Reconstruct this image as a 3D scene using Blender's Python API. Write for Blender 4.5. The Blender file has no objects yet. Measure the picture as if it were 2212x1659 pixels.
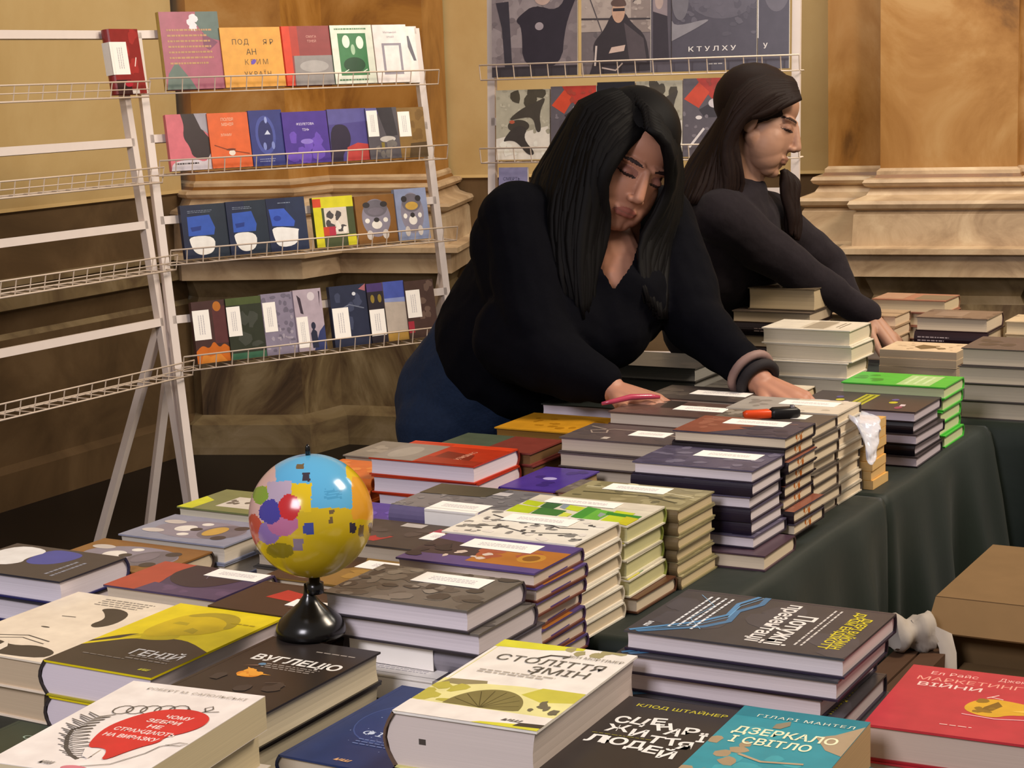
import bpy, bmesh, math, random
from mathutils import Vector, Matrix, Euler
S = bpy.context.scene
COL = S.collection
# ------------------------------------------------------------------ camera, world, lights
F, PITCH, ROLL, CAMZ = 3951.0, math.radians(9.63), math.radians(1.84), 1.48
def cam_axes():
    s, c = math.sin(PITCH), math.cos(PITCH)
    r0, d0, f = Vector((1, 0, 0)), Vector((0, -s, -c)), Vector((0, c, -s))
    r = r0 * math.cos(ROLL) + d0 * math.sin(ROLL)
    d = -r0 * math.sin(ROLL) + d0 * math.cos(ROLL)
    return r, d, f
CR, CD, CF = cam_axes()
cd = bpy.data.cameras.new('camera'); cam = bpy.data.objects.new('camera', cd); COL.objects.link(cam)
cd.sensor_width = 36; cd.sensor_fit = 'HORIZONTAL'; cd.lens = F / 2212 * 36; cd.clip_start = 0.05; cd.clip_end = 100
M = Matrix.Identity(4)
for i in range(3):
    M[i][0], M[i][1], M[i][2] = CR[i], -CD[i], -CF[i]
M[0][3], M[1][3], M[2][3] = 0, 0, CAMZ
cam.matrix_world = M
S.camera = cam
S.view_settings.view_transform = 'Standard'; S.view_settings.look = 'None'
S.view_settings.exposure = 0.0; S.view_settings.gamma = 1; S.view_settings.use_curve_mapping = False
w = bpy.data.worlds.new('world'); S.world = w; w.use_nodes = True
w.node_tree.nodes['Background'].inputs[0].default_value = (1.0, 0.88, 0.74, 1)
w.node_tree.nodes['Background'].inputs[1].default_value = 0.30
def area(name, loc, target, size, energy, color, sy=None):
    l = bpy.data.lights.new(name, 'AREA'); l.energy = energy; l.color = color; l.size = size
    if sy: l.shape = 'RECTANGLE'; l.size_y = sy
    o = bpy.data.objects.new(name, l); COL.objects.link(o); o.location = loc
    o.rotation_euler = (Vector(target) - Vector(loc)).to_track_quat('-Z', 'Y').to_euler()
    return o
area('chandelier_light', (2.3, 2.6, 3.5), (0.3, 3.4, 0.85), 0.9, 112, (1.0, 0.84, 0.66))
area('hall_light', (-1.5, -0.6, 3.0), (-0.1, 2.6, 0.8), 1.0, 84, (0.98, 0.93, 1.0))
area('wall_light', (0.7, 5.3, 3.8), (0.1, 8.0, 1.7), 1.2, 60, (1.0, 0.91, 0.78))
area('wall_light', (3.0, 4.6, 3.3), (2.0, 6.8, 1.0), 0.8, 55, (1.0, 0.91, 0.78))

# ------------------------------------------------------------------ pixel helpers (frame 2212 x 1659)
def ray(x, y):
    return CR * ((x - 1106) / F) + CD * ((y - 829.5) / F) + CF
def onz(x, y, z):
    d = ray(x, y); return d * ((z - CAMZ) / d.z) + Vector((0, 0, CAMZ))
def ony(x, y, Y):
    d = ray(x, y); return d * (Y / d.y) + Vector((0, 0, CAMZ))
YAW = math.radians(29.5)
U = Vector((math.sin(YAW), math.cos(YAW), 0)); V = Vector((math.cos(YAW), -math.sin(YAW), 0))
def uv(u, v, z=0.0):
    p = U * u + V * v; p.z = z; return p

# ------------------------------------------------------------------ materials
def lin(h):
    h = h.lstrip('#'); c = [int(h[i:i + 2], 16) / 255 for i in (0, 2, 4)]
    return tuple(x / 12.92 if x <= 0.04045 else ((x + 0.055) / 1.055) ** 2.4 for x in c)
MATS = {}
def mat(h, rough=0.5, var=0.12, scale=40, spec=0.35, bump=0.0, metal=0.0, trans=0.0, alpha=1.0, sheen=0.0):
    k = (h, rough, var, scale, spec, bump, metal, trans, alpha, sheen)
    if k in MATS: return MATS[k]
    m = bpy.data.materials.new('m_' + h.lstrip('#')); m.use_nodes = True
    nt = m.node_tree; b = nt.nodes['Principled BSDF']
    b.inputs['Roughness'].default_value = rough; b.inputs['Specular IOR Level'].default_value = spec
    b.inputs['Metallic'].default_value = metal; b.inputs['Transmission Weight'].default_value = trans
    b.inputs['Alpha'].default_value = alpha
    if sheen: b.inputs['Sheen Weight'].default_value = sheen; b.inputs['Sheen Roughness'].default_value = 0.4
    c = lin(h)
    tc = nt.nodes.new('ShaderNodeTexCoord'); n = nt.nodes.new('ShaderNodeTexNoise')
    n.inputs['Scale'].default_value = scale; n.inputs['Detail'].default_value = 3
    nt.links.new(tc.outputs['Object'], n.inputs['Vector'])
    mx = nt.nodes.new('ShaderNodeMix'); mx.data_type = 'RGBA'
    mx.inputs[6].default_value = (*[x * (1 - var) for x in c], 1)
    mx.inputs[7].default_value = (*[min(1, x * (1 + var)) for x in c], 1)
    nt.links.new(n.outputs['Fac'], mx.inputs[0]); nt.links.new(mx.outputs[2], b.inputs['Base Color'])
    if bump:
        bp = nt.nodes.new('ShaderNodeBump'); bp.inputs['Strength'].default_value = bump; bp.inputs['Distance'].default_value = 0.004
        nt.links.new(n.outputs['Fac'], bp.inputs['Height']); nt.links.new(bp.outputs[0], b.inputs['Normal'])
    MATS[k] = m; return m
def marble(name, cols, scale, stretch=(1, 1, 1), rough=0.35, dist=1.5, spec=0.4):
    m = bpy.data.materials.new(name); m.use_nodes = True; nt = m.node_tree; b = nt.nodes['Principled BSDF']
    b.inputs['Roughness'].default_value = rough; b.inputs['Specular IOR Level'].default_value = spec
    tc = nt.nodes.new('ShaderNodeTexCoord'); mp = nt.nodes.new('ShaderNodeMapping'); mp.inputs['Scale'].default_value = stretch
    n = nt.nodes.new('ShaderNodeTexNoise'); n.inputs['Scale'].default_value = scale; n.inputs['Detail'].default_value = 7
    n.inputs['Roughness'].default_value = 0.62; n.inputs['Distortion'].default_value = dist
    r = nt.nodes.new('ShaderNodeValToRGB'); e = r.color_ramp.elements
    e[0].position = 0.33; e[0].color = (*lin(cols[0]), 1); e[1].position = 0.67; e[1].color = (*lin(cols[-1]), 1)
    for i, h in enumerate(cols[1:-1]):
        q = e.new(0.33 + 0.34 * (i + 1) / (len(cols) - 1)); q.color = (*lin(h), 1)
    nt.links.new(tc.outputs['Object'], mp.inputs[0]); nt.links.new(mp.outputs[0], n.inputs['Vector'])
    nt.links.new(n.outputs['Fac'], r.inputs[0]); nt.links.new(r.outputs[0], b.inputs['Base Color'])
    return m
def paper(h):
    k = ('paper', h)
    if k in MATS: return MATS[k]
    m = bpy.data.materials.new('m_paper'); m.use_nodes = True; nt = m.node_tree; b = nt.nodes['Principled BSDF']
    b.inputs['Roughness'].default_value = 0.85; b.inputs['Specular IOR Level'].default_value = 0.1
    tc = nt.nodes.new('ShaderNodeTexCoord'); mp = nt.nodes.new('ShaderNodeMapping'); mp.inputs['Scale'].default_value = (3, 3, 1400)
    n = nt.nodes.new('ShaderNodeTexNoise'); n.inputs['Scale'].default_value = 1; n.inputs['Detail'].default_value = 2
    c = lin(h); mx = nt.nodes.new('ShaderNodeMix'); mx.data_type = 'RGBA'
    mx.inputs[6].default_value = (*[x * 0.70 for x in c], 1); mx.inputs[7].default_value = (*[min(1, x * 0.92) for x in c], 1)
    nt.links.new(tc.outputs['Object'], mp.inputs[0]); nt.links.new(mp.outputs[0], n.inputs['Vector'])
    nt.links.new(n.outputs['Fac'], mx.inputs[0]); nt.links.new(mx.outputs[2], b.inputs['Base Color'])
    MATS[k] = m; return m

# ------------------------------------------------------------------ mesh builder
class MB:
    def __init__(s): s.v = []; s.f = []; s.m = []; s.s = []; s.mats = []
    def mi(s, m):
        if m not in s.mats: s.mats.append(m)
        return s.mats.index(m)
    def add(s, vs, fs, m, smooth=False, T=None):
        o = len(s.v); k = s.mi(m)
        for p in vs:
            p = Vector(p); s.v.append(T @ p if T else p)
        for f in fs: s.f.append([o + i for i in f]); s.m.append(k); s.s.append(smooth)
    def box(s, a, b, m, T=None):
        (x0, y0, z0), (x1, y1, z1) = a, b
        s.add([(x0, y0, z0), (x1, y0, z0), (x1, y1, z0), (x0, y1, z0), (x0, y0, z1), (x1, y0, z1), (x1, y1, z1), (x0, y1, z1)],
              [(0, 3, 2, 1), (4, 5, 6, 7), (0, 1, 5, 4), (1, 2, 6, 5), (2, 3, 7, 6), (3, 0, 4, 7)], m, False, T)
    def bar(s, a, b, w, h, m, up=(0, 0, 1)):
        a, b = Vector(a), Vector(b); d = (b - a).normalized(); up = Vector(up)
        x = d.cross(up).normalized(); y = x.cross(d)
        q = [(-w, -h), (w, -h), (w, h), (-w, h)]
        s.add([p + x * (i / 2) + y * (j / 2) for p in (a, b) for i, j in q],
              [(3, 2, 1, 0), (4, 5, 6, 7), (0, 1, 5, 4), (1, 2, 6, 5), (2, 3, 7, 6), (3, 0, 4, 7)], m)
    def tube(s, pts, r, m, n=8, cap=True, smooth=True, flat=1.0, nrm=None):
        pts = [Vector(p) for p in pts]; rs = r if isinstance(r, (list, tuple)) else [r] * len(pts)
        rings = []; prev = None
        for i, p in enumerate(pts):
            d = (pts[min(i + 1, len(pts) - 1)] - pts[max(i - 1, 0)]).normalized()
            if prev is None:
                ref = Vector(nrm) if nrm else (Vector((0, 0, 1)) if abs(d.z) < 0.9 else Vector((1, 0, 0)))
                x = d.cross(ref).normalized()
            else:
                x = (prev - d * prev.dot(d)).normalized()
            prev = x; y = d.cross(x)
            rings.append([p + (x * math.cos(2 * math.pi * k / n) + y * (flat * math.sin(2 * math.pi * k / n))) * rs[i] for k in range(n)])
        s.loft(rings, m, smooth, cap)
    def loft(s, rings, m, smooth=True, cap=True, closed=True):
        n = len(rings[0]); vs = [p for r in rings for p in r]; fs = []
        for i in range(len(rings) - 1):
            for k in range(n if closed else n - 1):
                a, b = i * n + k, i * n + (k + 1) % n
                fs.append((a, b, b + n, a + n))
        if cap and closed:
            fs.append(tuple(range(n - 1, -1, -1))); fs.append(tuple((len(rings) - 1) * n + k for k in range(n)))
        s.add(vs, fs, m, smooth)
    def ell(s, c, r, m, R=None, n=20, k=12):
        c = Vector(c); vs = []; fs = []
        for i in range(k + 1):
            t = math.pi * i / k
            for j in range(n):
                p = 2 * math.pi * j / n
                q = Vector((r[0] * math.sin(t) * math.cos(p), r[1] * math.sin(t) * math.sin(p), r[2] * math.cos(t)))
                vs.append(c + (R @ q if R else q))
        for i in range(k):
            for j in range(n):
                a, b = i * n + j, i * n + (j + 1) % n; fs.append((a, a + n, b + n, b))
        s.add(vs, fs, m, True)
    def mesh(s, name):
        me = bpy.data.meshes.new(name); me.from_pydata([tuple(p) for p in s.v], [], s.f)
        for m in s.mats: me.materials.append(m)
        me.polygons.foreach_set('material_index', s.m); me.polygons.foreach_set('use_smooth', s.s)
        me.update(); return me
    def build(s, name, parent=None, merge=0):
        o = bpy.data.objects.new(name, s.mesh(name)); COL.objects.link(o)
        if parent: o.parent = parent
        return o
def tag(o, label=None, cat=None, group=None, kind=None):
    if label: o['label'] = label
    if cat: o['category'] = cat
    if group: o['group'] = group
    if kind: o['kind'] = kind
    return o
def empty(name, loc=(0, 0, 0), rz=0, label=None, cat=None, group=None):
    o = bpy.data.objects.new(name, None); COL.objects.link(o); o.location = loc; o.rotation_euler = (0, 0, rz)
    o.empty_display_size = 0.05
    return tag(o, label, cat, group)

# ------------------------------------------------------------------ text as mesh
TX = {}
def text_mesh(body, shear=0.0, bold=0.0, spacing=1.0):
    k = (body, shear, bold, spacing)
    if k in TX: return TX[k]
    c = bpy.data.curves.new('txt', 'FONT'); c.body = body; c.size = 1; c.shear = shear; c.offset = bold
    c.space_character = spacing; c.align_x = 'LEFT'; c.resolution_u = 3; c.space_line = 0.9
    o = bpy.data.objects.new('txt', c); COL.objects.link(o)
    me = o.evaluated_get(bpy.context.evaluated_depsgraph_get()).to_mesh()
    vs = [(p.co.x, p.co.y) for p in me.vertices]; fs = [tuple(p.vertices) for p in me.polygons]
    o.to_mesh_clear(); bpy.data.objects.remove(o); bpy.data.curves.remove(c)
    if vs:
        x0, x1 = min(p[0] for p in vs), max(p[0] for p in vs); y0, y1 = min(p[1] for p in vs), max(p[1] for p in vs)
    else: x0 = y0 = 0; x1 = y1 = 1
    TX[k] = ([(x - (x0 + x1) / 2, y - (y0 + y1) / 2) for x, y in vs], fs, x1 - x0, y1 - y0)
    return TX[k]

# ------------------------------------------------------------------ flat printed art on a cover (part of the cover mesh)
GL = 0.32  # cover gloss (roughness)
def art(mb, ops, W, H, z, T=None, rough=GL):
    zz = z; last = [None]
    def put(pts, col, fs=None, bump=None):
        nonlocal zz
        zz += 0.00001 if last[0] == col else 0.00004
        last[0] = col
        mb.add([(p[0], p[1], zz + (p[2] if len(p) > 2 else 0)) for p in pts], fs or [tuple(range(len(pts)))], mat(col, rough, 0.2, 38), False, T)
    cl = lambda p: (min(1, max(0, p[0])) * W, min(1, max(0, p[1])) * H)
    for op in ops:
        k, col = op[0], op[1]
        if k == 'r': x0, y0, x1, y1 = op[2:6]; put([cl(p) for p in ((x0, y0), (x1, y0), (x1, y1), (x0, y1))], col)
        elif k == 'p':
            pp = list(op[2])
            if len(pp) >= 6:   # round the drawn outline, but not where it meets the cover's edge
                for _ in range(2):
                    q = []
                    for i, p in enumerate(pp):
                        a_, b_ = pp[i - 1], pp[(i + 1) % len(pp)]
                        if min(p) <= .001 or max(p) >= .999: q.append(p)
                        else: q += [tuple(.25 * a_[j] + .75 * p[j] for j in (0, 1)), tuple(.25 * b_[j] + .75 * p[j] for j in (0, 1))]
                    pp = q
            pts = [cl(p) for p in pp]
            a = sum(pts[i][0] * pts[(i + 1) % len(pts)][1] - pts[(i + 1) % len(pts)][0] * pts[i][1] for i in range(len(pts)))
            put(pts if a > 0 else pts[::-1], col)
        elif k == 'e':
            cx, cy, rx, ry = op[2:6]; rot = math.radians(op[6]) if len(op) > 6 else 0; n = 28
            pts = []
            for i in range(n):
                t = 2 * math.pi * i / n; a, b = rx * W * math.cos(t), ry * H * math.sin(t)
                x = cx * W + a * math.cos(rot) - b * math.sin(rot); y = cy * H + a * math.sin(rot) + b * math.cos(rot)
                pts.append((min(W, max(0, x)), min(H, max(0, y))))
            put(pts, col)
        elif k == 'l':
            pts = [Vector((p[0] * W, p[1] * H)) for p in op[2]]; wd = op[3] * H / 2; L = []; Rr = []
            for i, p in enumerate(pts):
                d = (pts[min(i + 1, len(pts) - 1)] - pts[max(0, i - 1)]).normalized(); nn = Vector((-d.y, d.x)) * wd
                L.append(p + nn); Rr.append(p - nn)
            n = len(pts); c2 = lambda p: (min(W, max(0, p.x)), min(H, max(0, p.y)))
            put([c2(p) for p in Rr] + [c2(p) for p in L], col, [(i, i + 1, n + i + 1, n + i) for i in range(n - 1)])
        elif k == 'b':
            n, x0, y0, x1, y1, s0, s1, seed = op[2:10]; rg = random.Random(seed); vs = []; fs = []
            for _ in range(n):
                cx, cy = rg.uniform(x0, x1), rg.uniform(y0, y1); sx, sy = rg.uniform(s0, s1), rg.uniform(s0, s1); a0 = rg.uniform(0, 6.28); o = len(vs)
                for i in range(9):
                    t = a0 + 6.283 * i / 9; rr = rg.uniform(0.7, 1.1); vs.append(cl((cx + sx * rr * math.cos(t), cy + sy * rr * math.sin(t) * W / H)) + (_ * 0.000006,))
                fs.append(tuple(range(o, o + 9)))
            put(vs, col, fs); zz += n * 0.000006; last[0] = None
        elif k == 't':
            body, cx, cy, hf = op[2:6]; o = op[6] if len(op) > 6 else {}
            vs, fs, tw, th = text_mesh(body, o.get('shear', 0), o.get('bold', 0.0), o.get('sp', 1.0))
            sc = hf * H / 0.72 / (body.count('\n') * 1.25 + 1 if o.get('fit') else 1); sx = sc
            if 'w' in o: sx = o['w'] * W / tw
            a = math.radians(o.get('rot', 0))
            pts = []
            for x, y in vs:
                x *= sx; y *= sc
                pts.append((cx * W + x * math.cos(a) - y * math.sin(a), cy * H + x * math.sin(a) + y * math.cos(a)))
            if fs: put(pts, col, fs)
        elif k == 'n':   # lines of small unreadable print: n rows of short dashes
            rows, x0, y0, x1, y1, seed = op[2:8]; rg = random.Random(seed); vs = []; fs = []; hh = (y1 - y0) / rows * 0.34
            for r in range(rows):
                y = y1 - (r + 0.5) * (y1 - y0) / rows; x = x0
                e = x1 - rg.uniform(0, 0.2) * (x1 - x0)
                while x < e:
                    l = rg.uniform(0.02, 0.07); o = len(vs); xe = min(e, x + l)
                    vs += [cl(p) for p in ((x, y - hh / 2), (xe, y - hh / 2), (xe, y + hh / 2), (x, y + hh / 2))]; fs.append((o, o + 1, o + 2, o + 3)); x = xe + 0.012
            put(vs, col, fs)
    return zz

# ------------------------------------------------------------------ books
class Title:
    """one title: its cover, page block and price sticker meshes, shared by all its copies"""
    def __init__(s, W, H, T, cover, pages='#efe9df', ops=(), spine=None, back=None, hard=True, sticker=None, spine_ops=(), bulge=None, wrap=0, rough=GL, edge=()):
        s.W, s.H, s.T = W, H, T; b = 0.0023 if hard else 0.0006; ov = 0.003 if hard else 0.0
        if bulge is None: bulge = 0.22 * T if hard else 0.0
        cm = mat(cover, rough, 0.2, 38); sm = mat(spine or cover, rough, 0.1, 60); bm = mat(back or cover, rough, 0.1, 60)
        mb = MB()
        mb.box((0, 0, T - b), (W, H, T), cm); mb.box((0, 0, 0), (W, H, b), bm)
        n = 6; rings = []
        for y in (0, H):
            o_, i_ = [], []
            for i in range(n + 1):
                t = i / n; x = -bulge * math.sin(math.pi * t); z = T * (1 - t); o_.append(Vector((x, y, z)))
                i_.append(Vector((x + max(b, 0.0015), y, b + (T - 2 * b) * (1 - t))))
            rings.append(o_ + i_[::-1])
        mb.loft(rings, sm, False, True)
        # hinge groove beside the spine of a hardcover
        if hard: mb.box((0.004, 0.0, T - 0.0001), (0.0052, H, T + 0.00008), bm)
        s.ztop = art(mb, ops, W, H, T + 0.0001, rough=rough)
        if spine_ops:   # printed on the spine: x along the book's height, y across thickness
            R = Matrix(((0, 0, -1, -bulge * 0.9 - 0.0006), (-1, 0, 0, H), (0, 1, 0, 0), (0, 0, 0, 1)))
            art(mb, spine_ops, H, T, 0, R)
        s.cover = mb.mesh('cover')
        pb = MB(); pm = paper(pages)
        x1 = W - ov; nn = 5; ring = lambda y: [Vector((0.0015, y, b)), ] + [Vector((x1 - (0.06 * T * math.sin(math.pi * i / nn) if hard else 0), y, b + (T - 2 * b) * i / nn)) for i in range(nn + 1)] + [Vector((0.0015 - (bulge * 0.0), y, T - b))] + ([Vector((0.0015 - bulge * 0.85 * math.sin(math.pi * i / 4), y, T - b - (T - 2 * b) * i / 4)) for i in (1, 2, 3)])
        pb.loft([ring(ov), ring(H - ov)], pm, False, True)
        if edge:   # marks printed on the head and tail edges of the page block
            art(pb, edge, W - ov, T - 2 * b, 0.0, Matrix(((1, 0, 0, 0.001), (0, 0, -1, ov - .0001), (0, 1, 0, b), (0, 0, 0, 1))), .8)
            art(pb, edge, W - ov, T - 2 * b, 0.0, Matrix(((-1, 0, 0, W - ov), (0, 0, 1, H - ov + .0001), (0, 1, 0, b), (0, 0, 0, 1))), .8)
        s.pages = pb.mesh('pages')
        s.sticker = None
        if sticker:   # x0,y0,x1,y1 fractions ; a white price label with lines of print
            x0, y0, x1_, y1 = sticker; st = MB(); wm = mat('#fbf6f0', 0.6, 0.03, 50); z = s.ztop + 0.0003
            X0 = 0.001 if wrap else x0 * W
            st.box((X0, y0 * H, z - 0.0002), (x1_ * W, y1 * H, z + 0.0001), wm)
            if wrap: st.box((-bulge - 0.0012, y0 * H, T * 0.04), (-bulge - 0.0002, y1 * H, T * 0.96), wm); st.box((-bulge - 0.0012, y0 * H, T * 0.9), (0.002, y1 * H, z + 0.0001), wm)
            sw, sh = (x1_ - x0) * W, (y1 - y0) * H
            R = Matrix(((0, -1, 0, x1_ * W), (1, 0, 0, y0 * H), (0, 0, 1, z + 0.0002), (0, 0, 0, 1)))
            art(st, [('n', '#b9b4bb', 3, 0.18, 0.3, 0.86, 0.72, 4)], sh, sw, 0, R, 0.7)
            s.sticker = st.mesh('price_sticker')
STK_OF = {}; BOOKS = []; ADJ = {}
def put_book(t, name, Mw, label, cat='book', group=None):
    e = bpy.data.objects.new(name, None); COL.objects.link(e); e.empty_display_size = 0.03; e.matrix_world = Mw
    tag(e, label, cat, group)
    for nm, me in (('cover', t.cover), ('pages', t.pages), ('price_sticker', t.sticker)):
        if me:
            o = bpy.data.objects.new(nm, me); COL.objects.link(o); o.parent = e
            if nm == 'price_sticker': o['label'] = 'white price label'
    BOOKS.append(e); return e
def place(t, u, v, z, k, yaw=29.5):
    """matrix of a book lying flat: its front-right upper corner at table coordinates u, v; k = quarter turns"""
    th = math.radians(-yaw - 90 * k)
    c = {0: (t.W, 0), 1: (t.W, t.H), 2: (0, t.H), 3: (0, 0)}[k % 4]
    R = Matrix.Rotation(th, 4, 'Z'); p = uv(u, v, z) - R @ Vector((c[0], c[1], 0)); p.z = z
    return Matrix.Translation(p) @ R
ORD = ['topmost', 'second down', 'third down', 'fourth down', 'fifth down', 'sixth down', 'seventh down', 'eighth down', 'ninth down', 'tenth down', 'eleventh down']
TABLE = 0.75
def stack(u, v, ztop, items, desc, where, yaw=29.5, jit=0.004, seed=1, group=None):
    """items from the top down: (title, quarter turns[, du, dv, dyaw])"""
    rg = random.Random(seed * 7 + 3); z = ztop; ad = ADJ.get(where, (0, 0)); u += ad[0]; v += ad[1]
    for i, it in enumerate(items):
        t, k = it[0], it[1]; du, dv, dy = (it[2:5] if len(it) > 2 else ((0, 0, 0) if i == 0 else (rg.uniform(-jit, jit), rg.uniform(-jit, jit), rg.uniform(-1.2, 1.2))))
        z -= t.T + 0.0006
        if z < TABLE + 0.0005 - 0.004: break
        n = desc if isinstance(desc, str) else desc[min(i, len(desc) - 1)]
        lab = (n + ', ' + ORD[i] + ' in the pile ' + where) if len(items) > 1 else n + ' ' + where
        b_ = put_book(t, 'book', place(t, u + du, v + dv, z, k, yaw + dy), lab, 'book', group or ('books stacked ' + where)); STK_OF[b_.name] = where
    # let the stack stand on the cloth: its lowest book ends above the table by this much
    return z

# ------------------------------------------------------------------ room
def struct(o): o['kind'] = 'structure'; return o
FLOOR = mat('#15100e', 0.45, 0.3, 3)
fb = MB(); fb.box((-6, -1, -0.06), (7, 11, 0), FLOOR); struct(fb.build('floor'))
WALLP = marble('m_ochre_paint', ['#b89a66', '#c2a673', '#cab07e'], 1.3, rough=0.6, dist=0.4, spec=0.2)
SHAFT = marble('m_orange_marble', ['#7a4c1e', '#9c6a2c', '#ac7a3c', '#b78a50'], 1.7, (1, 1, 0.6), rough=0.4, dist=2.2)
SHAFTL = marble('m_tan_marble', ['#6a4519', '#99692f', '#ab7c42', '#b98f58'], 1.9, (1, 1, 0.6), rough=0.45, dist=2.0)
SHAFTD = marble('m_brown_marble', ['#5d3a14', '#7c4f1e', '#8c5c26'], 2.2, (1, 1, 0.5), rough=0.4, dist=1.6)
DADO = marble('m_dado_marble', ['#33251a', '#5f4a34', '#85704f', '#a48f6c'], 3.2, (1, 1, 0.5), rough=0.45, dist=1.8)
DADOL = marble('m_dado_plain', ['#4f3c26', '#624c32', '#715a3e'], 2.2, rough=0.5, dist=0.8)
MOLD = marble('m_pale_marble', ['#a58a6c', '#c2a685', '#d6be9c'], 4.0, (1, 1, 1.4), rough=0.45, dist=1.2)
MOLDD = marble('m_grey_marble', ['#66523a', '#84704f', '#968264'], 4.0, rough=0.5, dist=1.2)
def sweep(name, line, prof, kind='structure'):
    """line: wall footprint (left to right as seen from the room); prof: (z, offset towards the room, material above)"""
    pts = [Vector((x, y)) for x, y in line]; n = len(pts); nr = []
    for i in range(n - 1):
        d = (pts[i + 1] - pts[i]).normalized(); nr.append(Vector((d.y, -d.x)))
    mit = []
    for i in range(n):
        a, b = nr[max(i - 1, 0)], nr[min(i, n - 2)]; m_ = (a + b)
        m_ = m_ / (m_.length_squared / 2) if m_.length > 1e-3 else a
        mit.append(m_)
    mb = MB()
    for j in range(len(prof) - 1):
        (z0, o0, m0), (z1, o1, _) = prof[j], prof[j + 1]
        for i in range(n - 1):
            q = []
            for (ii, z, o) in ((i, z0, o0), (i + 1, z0, o0), (i + 1, z1, o1), (i, z1, o1)):
                p = pts[ii] + mit[ii] * o; q.append((p.x, p.y, z))
            mb.add(q, [(0, 1, 2, 3)], m0)
    # back faces so that the wall has thickness
    for i in range(n - 1):
        q = [];
        for (ii, z) in ((i + 1, 0), (i, 0), (i, prof[-1][0]), (i + 1, prof[-1][0])):
            p = pts[ii] - mit[ii] * 0.12; q.append((p.x, p.y, z))
        mb.add(q, [(0, 1, 2, 3)], DADOL)
    return struct(mb.build(name))
TOPZ = 3.4
def pil(shaft):
    return [(0, .11, MOLDD), (.03, .11, MOLDD), (.12, .10, MOLDD), (.15, .035, DADO), (.60, .035, MOLDD), (.63, .02, MOLDD), (.70, .05, MOLD), (.707, .105, MOLD), (.785, .105, MOLD), (.787, .12, MOLD), (.792, .14, MOLD), (.812, .14, MOLD),
            (.818, .09, MOLD), (.93, .085, MOLD), (.945, .075, MOLD), (.955, .098, MOLD), (.97, .105, MOLD), (.982, .098, MOLD), (.988, .075, MOLD), (1.0, .045, MOLD), (1.025, .028, MOLD), (1.033, .05, MOLD), (1.045, .058, MOLD), (1.057, .05, MOLD), (1.06, .02, SHAFTD), (1.072, .012, MOLD), (1.085, .012, MOLD), (1.095, 0, shaft), (TOPZ, 0, shaft)]
def flat(base, p):
    return [(0, .05, base), (.13, .05, base), (.15, .012, base), (.60, .012, MOLDD), (.62, 0.0, base), (.70, .02, MOLDD), (.71, .05, MOLDD), (.79, .05, MOLDD), (.795, .07, MOLDD), (.812, .07, MOLDD), (.816, .0, base), (1.04, .0, base), (1.05, .012, p), (1.062, 0, p), (TOPZ, 0, p)]
dL = Vector((math.sin(math.radians(28.5)), math.cos(math.radians(28.5))))
P1 = Vector((-1.33, 7.36)); P0 = P1 - dL * 5.5
sweep('wall_left', [tuple(P0), tuple(P1 + dL * .05)], flat(DADOL, WALLP))
sweep('trim_1', [(-1.37, 7.55), (-1.24, 7.36), (-0.86, 7.30), (-0.72, 7.50), (-0.31, 7.36), (-0.24, 7.82)], pil(SHAFT))
dW = Vector((math.sin(math.radians(110)), math.cos(math.radians(110))))
B0 = Vector((-0.30, 7.86)); B1 = B0 + dW * 1.75
sweep('wall_back', [tuple(B0), tuple(B1)], flat(DADOL, WALLP))
def wat(px, Y): return ony(px, 200, Y).xy
a1, a2 = wat(1789, 6.98), wat(1905, 6.86)
nW = Vector((-dW.y * -1, -dW.x)) * -1
nW = Vector((dW.y, -dW.x))    # towards the room
b2 = wat(1902, 6.74); b3 = b2 + dW * 0.485
sweep('trim_2', [tuple(a1 - nW * .28), tuple(a1), tuple(a1 + dW * ((b2 - a1).dot(dW))), tuple(b2), tuple(b3), tuple(b3 - nW * .09), tuple(b3 - nW * .09 + dW * 1.2), tuple(b3 - nW * .5 + dW * 1.2)], pil(SHAFTL))
E1 = b3 - nW * .3 + dW * 1.1
sweep('wall_right', [tuple(E1), tuple(E1 + dW * 2.2)], flat(DADOL, WALLP))

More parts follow.
